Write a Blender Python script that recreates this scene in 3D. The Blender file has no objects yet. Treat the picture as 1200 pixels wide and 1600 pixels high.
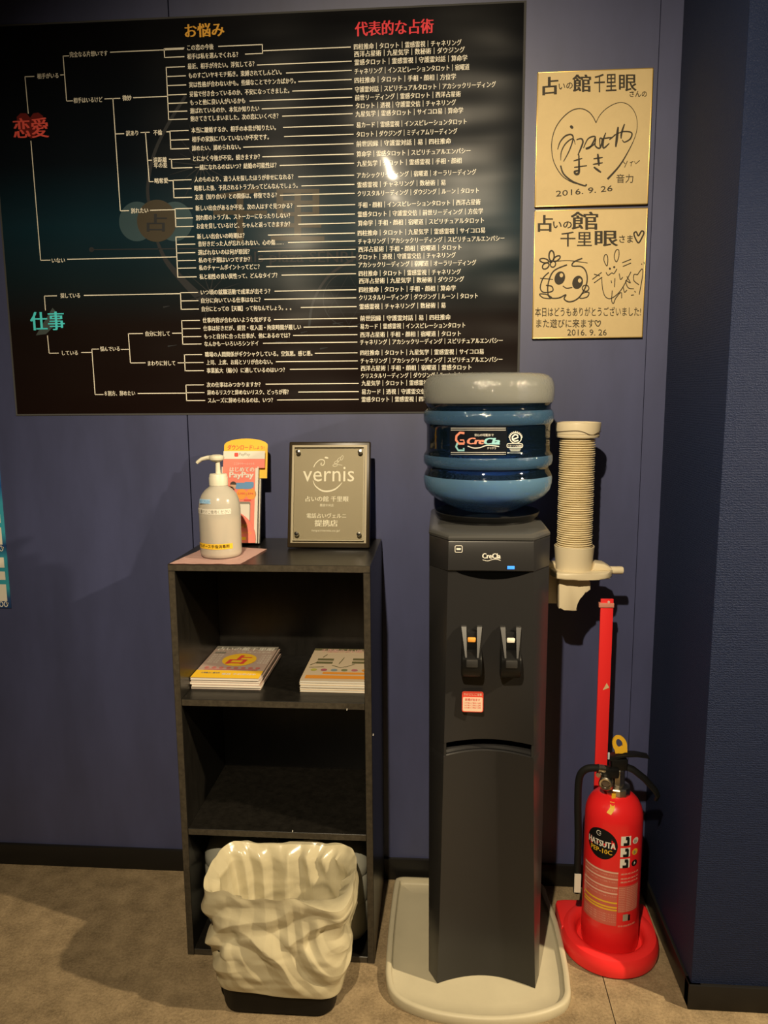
import bpy, bmesh, math, random
from mathutils import Vector, Matrix, noise

random.seed(7)
SC = bpy.context.scene
COL = SC.collection
PI = math.pi

# ------------------------------------------------------------------ camera
CF, CX, CY, CZ = 1193.54, 0.26453, -1.78516, 1.22361
CYAW, CPIT, CROL = 0.0777, 0.1529, 0.0078
CROT = Matrix.Rotation(0.076757, 3, 'Z') @ Matrix.Rotation(-0.152930, 3, 'X') @ Matrix.Rotation(0.007795, 3, 'Y')
cam_data = bpy.data.cameras.new('camera')
cam_data.sensor_fit = 'VERTICAL'
cam_data.sensor_height = 24.0
cam_data.sensor_width = 18.0
cam_data.lens = CF * 24.0 / 1600.0
cam_data.clip_start = 0.05
cam = bpy.data.objects.new('camera', cam_data)
cam.matrix_world = Matrix.Translation((CX, CY, CZ)) @ (CROT @ Matrix.Rotation(PI / 2, 3, 'X')).to_4x4()
COL.objects.link(cam)
SC.camera = cam

# ------------------------------------------------------------------ light, world, exposure
SC.view_settings.view_transform = 'Standard'
SC.view_settings.look = 'None'
SC.view_settings.gamma = 1.0
SC.view_settings.use_curve_mapping = False
SC.view_settings.exposure = 0.0

w = bpy.data.worlds.new('dim_room')
SC.world = w
w.use_nodes = True
w.node_tree.nodes['Background'].inputs[0].default_value = (1.0, 0.80, 0.52, 1)
w.node_tree.nodes['Background'].inputs[1].default_value = 0.014


def spot(name, loc, aim, power, color, size, blend, radius):
    l = bpy.data.lights.new(name, 'SPOT')
    l.energy, l.color, l.spot_size, l.spot_blend, l.shadow_soft_size = power, color, math.radians(size), blend, radius
    o = bpy.data.objects.new(name, l)
    COL.objects.link(o)
    o.location = loc
    o.rotation_euler = (Vector(aim) - Vector(loc)).to_track_quat('-Z', 'Y').to_euler()
    return o


spot('ceiling_spot_light', (0.05, -1.95, 2.20), (0.30, 0.0, 0.84), 228, (1.0, 0.82, 0.56), 84, 1.0, 0.020)
spot('counter_spot_light', (2.20, -1.12, 2.05), (-0.1, -0.55, 0.0), 300, (1.0, 0.80, 0.52), 62, 0.8, 0.030)

# ------------------------------------------------------------------ measuring helpers (pixel -> point on a real surface)
def ray(u, v):
    return CROT @ Vector(((u - 600) / CF, 1.0, -(v - 800) / CF))


def at(u, v, axis, val):
    d = ray(u, v)
    i = 'xyz'.index(axis)
    t = (val - (CX, CY, CZ)[i]) / d[i]
    return Vector((CX, CY, CZ)) + d * t


def at_cyl(u, v, cx, cy, r):
    d = ray(u, v)
    ox, oy = CX - cx, CY - cy
    a = d.x ** 2 + d.y ** 2
    b = 2 * (ox * d.x + oy * d.y)
    c = ox * ox + oy * oy - r * r
    t = (-b - math.sqrt(max(b * b - 4 * a * c, 0))) / (2 * a)
    p = Vector((CX, CY, CZ)) + d * t
    return math.atan2(p.x - cx, -(p.y - cy)) * r, p.z


# ------------------------------------------------------------------ materials
MATS = {}


def mat(name, color=(.5, .5, .5), rough=.5, metal=0.0, spec=.5, coat=0.0, coat_rough=.05, bump=None, var=None, trans=0.0, ior=1.45, emit=None, alpha=1.0, sss=0.0):
    if name in MATS:
        return MATS[name]
    m = bpy.data.materials.new(name)
    m.use_nodes = True
    nt = m.node_tree
    b = nt.nodes['Principled BSDF']
    b.inputs['Base Color'].default_value = (*color, 1)
    b.inputs['Roughness'].default_value = rough
    b.inputs['Metallic'].default_value = metal
    b.inputs['Specular IOR Level'].default_value = spec
    b.inputs['Coat Weight'].default_value = coat
    b.inputs['Coat Roughness'].default_value = coat_rough
    b.inputs['Transmission Weight'].default_value = trans
    b.inputs['IOR'].default_value = ior
    b.inputs['Alpha'].default_value = alpha
    if sss:
        b.inputs['Subsurface Weight'].default_value = sss
        b.inputs['Subsurface Radius'].default_value = (.01, .008, .005)
    if emit:
        b.inputs['Emission Color'].default_value = (*emit[0], 1)
        b.inputs['Emission Strength'].default_value = emit[1]
    tc = nt.nodes.new('ShaderNodeTexCoord')
    if var:
        sc, amt = var[0], var[1]
        n = nt.nodes.new('ShaderNodeTexNoise')
        n.inputs['Scale'].default_value = sc
        n.inputs['Detail'].default_value = 5
        n.inputs['Roughness'].default_value = .65
        mp = nt.nodes.new('ShaderNodeMapping')
        mp.inputs['Scale'].default_value = var[2] if len(var) > 2 else (1, 1, 1)
        nt.links.new(tc.outputs['Object'], mp.inputs[0])
        nt.links.new(mp.outputs[0], n.inputs['Vector'])
        r = nt.nodes.new('ShaderNodeValToRGB')
        r.color_ramp.elements[0].position = .3
        r.color_ramp.elements[1].position = .7
        r.color_ramp.elements[0].color = (*[c * (1 - amt) for c in color], 1)
        r.color_ramp.elements[1].color = (*[min(1, c * (1 + amt)) for c in color], 1)
        nt.links.new(n.outputs['Fac'], r.inputs[0])
        nt.links.new(r.outputs[0], b.inputs['Base Color'])
    if bump:
        n = nt.nodes.new('ShaderNodeTexNoise')
        n.inputs['Scale'].default_value = bump[0]
        n.inputs['Detail'].default_value = 3
        nt.links.new(tc.outputs['Object'], n.inputs['Vector'])
        bp = nt.nodes.new('ShaderNodeBump')
        bp.inputs['Strength'].default_value = bump[1]
        bp.inputs['Distance'].default_value = bump[2] if len(bump) > 2 else .002
        nt.links.new(n.outputs['Fac'], bp.inputs['Height'])
        nt.links.new(bp.outputs[0], b.inputs['Normal'])
    MATS[name] = m
    return m


def fabric_wall(name, color, strength, rough=.6, spec=.4):
    m = mat(name, color, rough, spec=spec)
    nt = m.node_tree
    b = nt.nodes['Principled BSDF']
    tc = [n for n in nt.nodes if n.type == 'TEX_COORD'][0]
    mp = nt.nodes.new('ShaderNodeMapping')
    mp.inputs['Scale'].default_value = (90, 90, 260)
    n = nt.nodes.new('ShaderNodeTexNoise')
    n.inputs['Scale'].default_value = 1.6
    n.inputs['Detail'].default_value = 2
    wv = nt.nodes.new('ShaderNodeTexWave')
    wv.bands_direction = 'Z'
    wv.inputs['Scale'].default_value = 66
    wv.inputs['Distortion'].default_value = 7.0
    wv.inputs['Detail Scale'].default_value = 6
    nt.links.new(tc.outputs['Object'], mp.inputs[0])
    nt.links.new(mp.outputs[0], n.inputs['Vector'])
    nt.links.new(tc.outputs['Object'], wv.inputs['Vector'])
    mx = nt.nodes.new('ShaderNodeMath')
    mx.operation = 'ADD'
    nt.links.new(n.outputs['Fac'], mx.inputs[0])
    nt.links.new(wv.outputs['Fac'], mx.inputs[1])
    bp = nt.nodes.new('ShaderNodeBump')
    bp.inputs['Strength'].default_value = strength
    bp.inputs['Distance'].default_value = .0022
    nt.links.new(mx.outputs[0], bp.inputs['Height'])
    nt.links.new(bp.outputs[0], b.inputs['Normal'])
    return m


M_wall = mat('navy_wall_panel', (.052, .061, .142), .46, spec=1.0, var=(3.0, .22, (1.6, 1, .45)), bump=(900, .12, .0006))
M_fabric = fabric_wall('navy_textile_wallpaper', (.011, .021, .066), .5, spec=.36)
M_black_trim = mat('black_skirting', (.012, .011, .010), .35, spec=.4)
M_ceil = mat('dark_ceiling', (.05, .05, .055), .9)
M_groove = mat('groove_shadow_gap', (.006, .006, .008), .9)


def carpet_mat():
    m = mat('brown_carpet', (.20, .165, .12), .95, spec=.1)
    nt = m.node_tree
    b = nt.nodes['Principled BSDF']
    tc = [n for n in nt.nodes if n.type == 'TEX_COORD'][0]
    n1 = nt.nodes.new('ShaderNodeTexNoise')
    n1.inputs['Scale'].default_value = 160
    n1.inputs['Detail'].default_value = 6
    n1.inputs['Roughness'].default_value = .8
    n2 = nt.nodes.new('ShaderNodeTexNoise')
    n2.inputs['Scale'].default_value = 22
    n2.inputs['Detail'].default_value = 4
    nt.links.new(tc.outputs['Object'], n1.inputs['Vector'])
    nt.links.new(tc.outputs['Object'], n2.inputs['Vector'])
    mx = nt.nodes.new('ShaderNodeMix')
    mx.data_type = 'FLOAT'
    mx.inputs[0].default_value = .4
    nt.links.new(n1.outputs['Fac'], mx.inputs[2])
    nt.links.new(n2.outputs['Fac'], mx.inputs[3])
    r = nt.nodes.new('ShaderNodeValToRGB')
    r.color_ramp.elements[0].position = .34
    r.color_ramp.elements[1].position = .66
    r.color_ramp.elements[0].color = (.175, .128, .074, 1)
    r.color_ramp.elements[1].color = (.47, .355, .21, 1)
    nt.links.new(mx.outputs[0], r.inputs[0])
    nt.links.new(r.outputs[0], b.inputs['Base Color'])
    bp = nt.nodes.new('ShaderNodeBump')
    bp.inputs['Strength'].default_value = .7
    bp.inputs['Distance'].default_value = .004
    nt.links.new(n1.outputs['Fac'], bp.inputs['Height'])
    nt.links.new(bp.outputs[0], b.inputs['Normal'])
    return m


M_carpet = carpet_mat()
M_lam = mat('black_laminate_board', (.0105, .0095, .008), .33, spec=.42, var=(60, .35, (1, 1, .25)), bump=(420, .12, .0006))
M_edge = mat('black_edge_banding', (.050, .041, .028), .55, spec=.4, var=(90, .35), bump=(500, .2, .0006))
M_ink = mat('black_marker_ink', (.035, .026, .012), .6)
M_card = mat('cream_card', (.71, .55, .285), .75, var=(40, .03))
M_gold = mat('gold_card_edge', (.72, .50, .16), .35, metal=.7)
M_white = mat('white_print', (.80, .77, .68), .6)
M_cream_print = mat('cream_print', (.78, .74, .62), .55)
M_red = mat('red_print', (.72, .07, .05), .5)
M_yellow = mat('yellow_print', (.85, .52, .03), .5)
M_orange = mat('orange_print', (.85, .33, .04), .5)
M_coral = mat('coral_print', (.85, .22, .16), .5)
M_blue = mat('blue_print', (.12, .30, .55), .5)
M_black = mat('black_print', (.008, .008, .008), .5, spec=.2)
M_grey_print = mat('grey_print', (.24, .22, .18), .6)
M_dispenser = mat('charcoal_plastic', (.022, .0215, .022), .30, spec=.45, bump=(1400, .06, .0004))
M_disp_side = mat('shaded_plastic_side', (.018, .018, .019), .34, spec=.45)  # darker than the front plastic: shade on the sides put into the colour
M_black_plastic = mat('black_plastic', (.007, .007, .007), .40, spec=.3)
M_beige = mat('beige_plastic', (.74, .64, .44), .38, spec=.5)
M_cup = mat('cream_paper_cup', (.84, .72, .46), .55, bump=(200, .1, .0005))
M_tray = mat('ivory_plastic_tray', (.53, .48, .34), .45, spec=.4, var=(8, .06), bump=(300, .1, .0006))
M_ext_red = mat('red_enamel', (.86, .020, .022), .30, spec=.5, coat=.25)
M_red_plastic = mat('red_plastic', (.90, .030, .030), .38, spec=.5)
M_chrome = mat('nickel_metal', (.72, .66, .54), .25, metal=1.0)
M_steel = mat('polished_steel', (.80, .76, .68), .12, metal=1.0)
M_rubber = mat('black_rubber', (.008, .008, .007), .7, spec=.3)
M_bag = mat('ivory_plastic_film', (.56, .50, .33), .21, spec=.6, bump=(55, .22, .003))


def crumple(m):
    nt = m.node_tree
    b = nt.nodes['Principled BSDF']
    tc = [n for n in nt.nodes if n.type == 'TEX_COORD'][0]
    prev = [n for n in nt.nodes if n.type == 'BUMP'][0]
    for rot, sc_, dist in (((0, .5, .3), (9, 9, 17), .008), ((0, -.65, -.2), (14, 14, 30), .006)):
        mp = nt.nodes.new('ShaderNodeMapping')
        mp.inputs['Rotation'].default_value = rot
        mp.inputs['Scale'].default_value = sc_
        n = nt.nodes.new('ShaderNodeTexNoise')
        n.noise_type = 'RIDGED_MULTIFRACTAL'
        n.inputs['Scale'].default_value = 1.0
        n.inputs['Detail'].default_value = 1.4
        n.inputs['Roughness'].default_value = .35
        n.inputs['Distortion'].default_value = .25
        nt.links.new(tc.outputs['Object'], mp.inputs[0])
        nt.links.new(mp.outputs[0], n.inputs['Vector'])
        bp = nt.nodes.new('ShaderNodeBump')
        bp.inputs['Strength'].default_value = 1.0
        bp.inputs['Distance'].default_value = dist
        nt.links.new(n.outputs['Fac'], bp.inputs['Height'])
        nt.links.new(prev.outputs[0], bp.inputs['Normal'])
        prev = bp
    nt.links.new(prev.outputs[0], b.inputs['Normal'])


crumple(M_bag)
M_pump = mat('ivory_pump_plastic', (.72, .68, .54), .4)
M_paper = mat('white_paper', (.78, .74, .64), .7)
M_napkin = mat('pink_paper_napkin', (.95, .62, .56), .8, bump=(60, .3, .002))


def film_bottle(name, color, mixfac, rough):
    """thin, see-through plastic: part transparent, part scattering, with a glossy skin"""
    m = bpy.data.materials.new(name)
    m.use_nodes = True
    nt = m.node_tree
    nt.nodes.clear()
    out = nt.nodes.new('ShaderNodeOutputMaterial')
    tr = nt.nodes.new('ShaderNodeBsdfTransparent')
    tr.inputs[0].default_value = (*[min(1, c * .25 + .72) for c in color], 1)
    df = nt.nodes.new('ShaderNodeBsdfDiffuse')
    df.inputs[0].default_value = (*color, 1)
    tl = nt.nodes.new('ShaderNodeBsdfTranslucent')
    tl.inputs[0].default_value = (*color, 1)
    dm = nt.nodes.new('ShaderNodeMixShader')
    dm.inputs[0].default_value = .4
    nt.links.new(df.outputs[0], dm.inputs[1])
    nt.links.new(tl.outputs[0], dm.inputs[2])
    m1 = nt.nodes.new('ShaderNodeMixShader')
    m1.inputs[0].default_value = mixfac
    nt.links.new(tr.outputs[0], m1.inputs[1])
    nt.links.new(dm.outputs[0], m1.inputs[2])
    gl = nt.nodes.new('ShaderNodeBsdfGlossy')
    gl.inputs['Roughness'].default_value = rough
    fr = nt.nodes.new('ShaderNodeFresnel')
    fr.inputs[0].default_value = 1.5
    tc = nt.nodes.new('ShaderNodeTexCoord')
    n = nt.nodes.new('ShaderNodeTexNoise')
    n.inputs['Scale'].default_value = 230
    n.inputs['Detail'].default_value = 1
    bp = nt.nodes.new('ShaderNodeBump')
    bp.inputs['Strength'].default_value = .9 if .045 < rough < .14 else .06
    bp.inputs['Distance'].default_value = .0016
    nt.links.new(tc.outputs['Object'], n.inputs['Vector'])
    nt.links.new(n.outputs['Fac'], bp.inputs['Height'])
    nt.links.new(bp.outputs[0], gl.inputs['Normal'])
    nt.links.new(bp.outputs[0], fr.inputs['Normal'])
    m2 = nt.nodes.new('ShaderNodeMixShader')
    nt.links.new(fr.outputs[0], m2.inputs[0])
    nt.links.new(m1.outputs[0], m2.inputs[1])
    nt.links.new(gl.outputs[0], m2.inputs[2])
    nt.links.new(m2.outputs[0], out.inputs[0])
    MATS[name] = m
    return m


# ------------------------------------------------------------------ mesh helpers
class MB:
    def __init__(self):
        self.bm = bmesh.new()

    def box(self, x0, x1, y0, y1, z0, z1, bev=0.0, seg=2, mi=0):
        r = bmesh.ops.create_cube(self.bm, size=1.0)
        vs = r['verts']
        for v in vs:
            v.co = Vector(((x0 + x1) / 2 + v.co.x * (x1 - x0), (y0 + y1) / 2 + v.co.y * (y1 - y0), (z0 + z1) / 2 + v.co.z * (z1 - z0)))
        fs = {f for v in vs for f in v.link_faces}
        for f in fs:
            f.material_index = mi
        if bev:
            es = list({e for v in vs for e in v.link_edges})
            bmesh.ops.bevel(self.bm, geom=es, offset=bev, segments=seg, affect='EDGES', profile=.5)
        return self

    def lathe(self, prof, cx, cy, seg=48, closed_top=True, closed_bot=True, mis=None, axis='z', ell=1.0):
        """profile of (radius, height)"""
        rings = []
        for r, z in prof:
            ring = []
            for k in range(seg):
                a = 2 * PI * k / seg
                if axis == 'z':
                    p = (cx + r * math.cos(a), cy + r * ell * math.sin(a), z)
                elif axis == 'x':
                    p = (z, cx + r * math.cos(a), cy + r * math.sin(a))
                else:
                    p = (cx + r * math.cos(a), z, cy + r * math.sin(a))
                ring.append(self.bm.verts.new(p))
            rings.append(ring)
        for i in range(len(rings) - 1):
            for k in range(seg):
                f = self.bm.faces.new((rings[i][k], rings[i][(k + 1) % seg], rings[i + 1][(k + 1) % seg], rings[i + 1][k]))
                if mis:
                    f.material_index = mis[i]
        if closed_bot:
            f = self.bm.faces.new(rings[0][::-1])
            if mis:
                f.material_index = mis[0]
        if closed_top:
            f = self.bm.faces.new(rings[-1])
            if mis:
                f.material_index = mis[-1]
        return self

    def tube(self, pts, r, seg=12, flat=1.0):
        pts = [Vector(p) for p in pts]
        rad = r if isinstance(r, (list, tuple)) else [r] * len(pts)
        rings = []
        prev = None
        for i, p in enumerate(pts):
            t = (pts[min(i + 1, len(pts) - 1)] - pts[max(i - 1, 0)]).normalized()
            n = t.orthogonal().normalized() if prev is None else (prev - t * prev.dot(t)).normalized()
            prev = n
            b = t.cross(n)
            rings.append([self.bm.verts.new(p + n * (rad[i] * math.cos(2 * PI * k / seg)) + b * (rad[i] * flat * math.sin(2 * PI * k / seg))) for k in range(seg)])
        for i in range(len(rings) - 1):
            for k in range(seg):
                self.bm.faces.new((rings[i][k], rings[i][(k + 1) % seg], rings[i + 1][(k + 1) % seg], rings[i + 1][k]))
        self.bm.faces.new(rings[0][::-1])
        self.bm.faces.new(rings[-1])
        return self

    def prism(self, poly, lo, hi, axis='y', bev=0.0, seg=2):
        """poly of 2-D points; axis = extrusion axis"""
        def P(a, b, c):
            return {'y': (a, c, b), 'x': (c, a, b), 'z': (a, b, c)}[axis]
        v0 = [self.bm.verts.new(P(a, b, lo)) for a, b in poly]
        v1 = [self.bm.verts.new(P(a, b, hi)) for a, b in poly]
        n = len(poly)
        fs = [self.bm.faces.new(v0), self.bm.faces.new(v1[::-1])]
        for k in range(n):
            fs.append(self.bm.faces.new((v0[k], v1[k], v1[(k + 1) % n], v0[(k + 1) % n])))
        if bev:
            es = [e for f in fs[:2] for e in f.edges]
            bmesh.ops.bevel(self.bm, geom=es, offset=bev, segments=seg, affect='EDGES', profile=.5)
        return self

    def loft(self, loops, cap=True):
        rings = [[self.bm.verts.new(p) for p in l] for l in loops]
        n = len(rings[0])
        for i in range(len(rings) - 1):
            for k in range(n):
                self.bm.faces.new((rings[i][k], rings[i][(k + 1) % n], rings[i + 1][(k + 1) % n], rings[i + 1][k]))
        if cap:
            self.bm.faces.new(rings[0][::-1])
            self.bm.faces.new(rings[-1])
        return self

    def face(self, pts):
        self.bm.faces.new([self.bm.verts.new(p) for p in pts])
        return self


BASE = {}


def tag(o, label=None, cat=None, group=None, kind=None):
    if label:
        o['label'] = label
    if cat:
        o['category'] = cat
    if group:
        o['group'] = group
    if kind:
        o['kind'] = kind
    return o


def thing(name, loc, label, cat, group=None):
    o = bpy.data.objects.new(name, None)
    o.empty_display_size = .05
    COL.objects.link(o)
    o.location = loc
    BASE[o.name] = Vector(loc)
    return tag(o, label, cat, group)


def fin(name, mb, mats, parent=None, label=None, ang=35, local=False, flip=True):
    bm = mb.bm if isinstance(mb, MB) else mb
    if flip:
        bmesh.ops.recalc_face_normals(bm, faces=bm.faces[:])
    off = BASE.get(parent.name, Vector()) if parent else Vector()
    if not local and off.length:
        bmesh.ops.translate(bm, verts=bm.verts[:], vec=-off)
    me = bpy.data.meshes.new(name)
    bm.to_mesh(me)
    bm.free()
    for m in (mats if isinstance(mats, (list, tuple)) else [mats]):
        me.materials.append(m)
    me.shade_smooth()
    me.set_sharp_from_angle(angle=math.radians(ang))
    o = bpy.data.objects.new(name, me)
    COL.objects.link(o)
    if parent:
        o.parent = parent
        BASE[o.name] = Vector() if local else off
    if label:
        o['label'] = label
    return o


def structure(o):
    o['kind'] = 'structure'
    return o


# ------------------------------------------------------------------ lettering: glyph outlines laid on a surface
_tc = bpy.data.curves.new('glyphs', 'FONT')
_to = bpy.data.objects.new('glyphs', _tc)
COL.objects.link(_to)


def glyphs(text, bold=0.0, res=3, shear=0.0):
    _tc.body = text
    _tc.offset = bold
    _tc.resolution_u = res
    _tc.shear = shear
    bpy.context.view_layer.update()
    ev = _to.evaluated_get(bpy.context.evaluated_depsgraph_get())
    me = ev.to_mesh()
    vs = [v.co.copy() for v in me.vertices]
    fs = [tuple(p.vertices) for p in me.polygons]
    ev.to_mesh_clear()
    return vs, fs


def put_text(mb, text, u0, u1, vc, h, surf, bold=.012, res=2, shear=0.0, slope=0.0):
    """letters from u0 to u1 centred on vc; h = em height; surf(u, v) -> point on the surface"""
    vs, fs = glyphs(text, 0.0, res, shear)
    if not vs:
        return
    x0 = min(v.x for v in vs)
    x1 = max(v.x for v in vs)
    sx = (u1 - u0) / max(x1 - x0, 1e-6)
    ymid = .38 if any(ord(c) > 0x2000 for c in text) else (max(v.y for v in vs) + min(v.y for v in vs)) / 2
    shifts = (0.0,) if bold < .004 else (-bold, bold) if bold < .034 else (-bold, 0.0, bold)
    um = (u0 + u1) / 2
    du, dv = (u1 - u0) * .02, abs(h) * .05
    for q_, sh_ in enumerate(shifts):
        nv = []
        for v in vs:
            uu = u0 + (v.x + sh_ - x0) * sx
            vv = vc + (v.y - ymid) * h + slope * (uu - u0)
            p = Vector(surf(uu, vv))
            if q_:  # each strike of ink lies a hair above the last
                nn = (Vector(surf(uu + du, vv)) - p).cross(Vector(surf(uu, vv + dv)) - p)
                nn.normalize()
                if nn.dot(Vector((.2645, -1.785, 1.22)) - p) < 0 and surf is not None and abs(nn.y) > .05 and p.length > .45:
                    nn.negate()
                elif p.length <= .45 and nn.y > 0:
                    nn.negate()
                p += nn * (.00016 * q_)
            nv.append(mb.bm.verts.new(p))
        for f in fs:
            try:
                mb.bm.faces.new([nv[i] for i in f])
            except ValueError:
                pass


def put_poly(mb, pts, surf):
    try:
        mb.bm.faces.new([mb.bm.verts.new(surf(a, b)) for a, b in pts])
    except ValueError:
        pass


def put_stroke(mb, pts, wd, surf, close=False, taper=False):
    pts = [Vector((a, b)) for a, b in pts]
    n = len(pts)
    if close:
        pts = pts + [pts[0]]
        n += 1
    L = []
    for i, p in enumerate(pts):
        t = (pts[min(i + 1, n - 1)] - pts[max(i - 1, 0)])
        if close and i in (0, n - 1):
            t = pts[1] - pts[n - 2]
        t = t.normalized() if t.length > 1e-9 else Vector((1, 0))
        k = Vector((-t.y, t.x))
        ww = wd[i] if isinstance(wd, (list, tuple)) else wd
        if taper:
            ww *= .45 + .55 * math.sin(PI * min(1, (i + .6) / n))
        L.append((mb.bm.verts.new(surf(*(p + k * ww / 2))), mb.bm.verts.new(surf(*(p - k * ww / 2)))))
    for i in range(n - 1):
        mb.bm.faces.new((L[i][0], L[i + 1][0], L[i + 1][1], L[i][1]))


def smooth_pts(pts, k=6, close=False):
    """Catmull-Rom through the points"""
    n = len(pts)
    out = []
    rng = n if close else n - 1
    for i in range(rng):
        p0 = Vector(pts[(i - 1) % n] if close or i > 0 else pts[0])
        p1 = Vector(pts[i % n])
        p2 = Vector(pts[(i + 1) % n])
        p3 = Vector(pts[(i + 2) % n] if close or i + 2 < n else pts[-1])
        for j in range(k):
            t = j / k
            out.append(tuple(.5 * ((2 * p1) + (p2 - p0) * t + (2 * p0 - 5 * p1 + 4 * p2 - p3) * t * t + (3 * p1 - p0 - 3 * p2 + p3) * t ** 3)))
    if not close:
        out.append(tuple(pts[-1]))
    return out


def ell(cx, cy, a, b, n=28, rot=0.0):
    c, s = math.cos(rot), math.sin(rot)
    return [(cx + a * math.cos(2 * PI * k / n) * c - b * math.sin(2 * PI * k / n) * s, cy + a * math.cos(2 * PI * k / n) * s + b * math.sin(2 * PI * k / n) * c) for k in range(n)]


def rrect(x0, x1, y0, y1, r, n=4):
    pts = []
    for cx, cy, a0 in ((x1 - r, y1 - r, 0), (x0 + r, y1 - r, 90), (x0 + r, y0 + r, 180), (x1 - r, y0 + r, 270)):
        for k in range(n + 1):
            a = math.radians(a0 + 90 * k / n)
            pts.append((cx + r * math.cos(a), cy + r * math.sin(a)))
    return pts


def Y(yv):
    return lambda a, b: (a, yv, b)


# ================================================================== SETTING
XR, YC = 0.7655, -0.3749
m = MB().box(-3.2, .607, -4.5, .3, -.10, 0.0)
m.box(.609, 3.2, -4.5, .3, -.10, 0.0)
m.box(.606, .610, -4.5, .3, -.10, -.004, mi=1)
structure(fin('floor', m, [M_carpet, M_groove]))
m = MB().box(-3.2, 3.2, -4.5, .3, 2.75, 2.85)
structure(fin('ceiling', m, M_ceil))
m = MB()
m.box(-3.2, -1.241, 0, .02, 0, 2.75)
m.box(-1.239, -.3405, 0, .02, 0, 2.75)
m.box(-.3375, .7175, 0, .02, 0, 2.75)
m.box(.7190, XR + .02, 0, .02, 0, 2.75)
m.box(-3.2, XR + .02, .021, .12, 0, 2.75, mi=1)
structure(fin('wall_back', m, [M_wall, M_groove]))
m = MB().box(XR, 3.2, YC, .12, 0, 2.75, bev=.002)
structure(fin('wall_right', m, M_fabric))
m = MB().box(-3.2, XR, -.008, .01, 0, .058, bev=.002)
structure(fin('baseboard_back', m, M_black_trim))
m = MB().box(XR - .006, XR + .02, YC - .006, -.008, 0, .054, bev=.002)
structure(fin('baseboard_right', m, M_black_trim))
m = MB().box(XR - .006, 3.2, YC - .008, YC + .02, 0, .054, bev=.002)
structure(fin('baseboard_front', m, M_black_trim))

# ================================================================== BIG POSTER
WP = lambda d: (lambda u, v: tuple(at(u, v, 'y', -d)))
PL, PR, PT, PB = -.7565, .4338, 2.0423, 1.1832


FILM = (1.55, 0.7, 0.9)


def laminated(name, color, ramp=False):
    """print under the wavy glossy film"""
    m = mat(name, color, .30, spec=.15, coat=.45, coat_rough=.06)
    nt = m.node_tree
    b = nt.nodes['Principled BSDF']
    tc = [n for n in nt.nodes if n.type == 'TEX_COORD'][0]
    ge = nt.nodes.new('ShaderNodeNewGeometry')
    if ramp:
        sp = nt.nodes.new('ShaderNodeSeparateXYZ')
        nt.links.new(tc.outputs['Generated'], sp.inputs[0])
        rz = nt.nodes.new('ShaderNodeValToRGB')
        e = rz.color_ramp.elements
        e[0].position, e[0].color = 0.0, (.010, .005, .004, 1)
        e[1].position, e[1].color = 1.0, (.004, .004, .005, 1)
        for p, c in ((.24, (.011, .007, .006, 1)), (.36, (.008, .017, .022, 1)), (.50, (.007, .026, .040, 1)), (.66, (.005, .008, .012, 1))):
            k = e.new(p)
            k.color = c
        nt.links.new(sp.outputs['Z'], rz.inputs[0])
        nt.links.new(rz.outputs[0], b.inputs['Base Color'])
    hs_ = []
    for sc_, w_ in (((4.5, 1, 1.6), 1.0), ((5.0, 1, 17.0), .16)):
        mp = nt.nodes.new('ShaderNodeMapping')
        mp.inputs['Scale'].default_value = sc_
        mp.inputs['Location'].default_value = FILM
        n = nt.nodes.new('ShaderNodeTexNoise')
        n.inputs['Scale'].default_value = 1.0
        n.inputs['Detail'].default_value = 0
        nt.links.new(ge.outputs['Position'], mp.inputs[0])
        nt.links.new(mp.outputs[0], n.inputs['Vector'])
        mu = nt.nodes.new('ShaderNodeMath')
        mu.operation = 'MULTIPLY'
        mu.inputs[1].default_value = w_
        nt.links.new(n.outputs['Fac'], mu.inputs[0])
        hs_.append(mu)
    ad = nt.nodes.new('ShaderNodeMath')
    nt.links.new(hs_[0].outputs[0], ad.inputs[0])
    nt.links.new(hs_[1].outputs[0], ad.inputs[1])
    bp = nt.nodes.new('ShaderNodeBump')
    bp.inputs['Strength'].default_value = 1.0
    bp.inputs['Distance'].default_value = .030
    nt.links.new(ad.outputs[0], bp.inputs['Height'])
    nt.links.new(bp.outputs[0], b.inputs['Coat Normal'])
    nt.links.new(bp.outputs[0], b.inputs['Normal'])
    return m


poster = thing('poster', ((PL + PR) / 2, -.001, PB), 'large black laminated chart of white branching lines and writing on the navy wall', 'poster')
fin('printed_sheet', MB().box(PL, PR, -.0022, -.0004, PB, PT), laminated('laminated_dark_print', (.01, .01, .012), True), poster)
M_film = mat('clear_film_margin', (.085, .085, .085), .15, spec=.6, coat=.5)
m = MB()
for a in ((PL - .004, PL, PB - .004, PT + .004), (PR, PR + .005, PB - .004, PT + .004), (PL, PR, PB - .004, PB), (PL, PR, PT, PT + .004)):
    m.box(a[0], a[1], -.0018, -.0006, a[2], a[3])
fin('film_margin', m, M_film, poster, 'clear laminate margin around the sheet')

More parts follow.
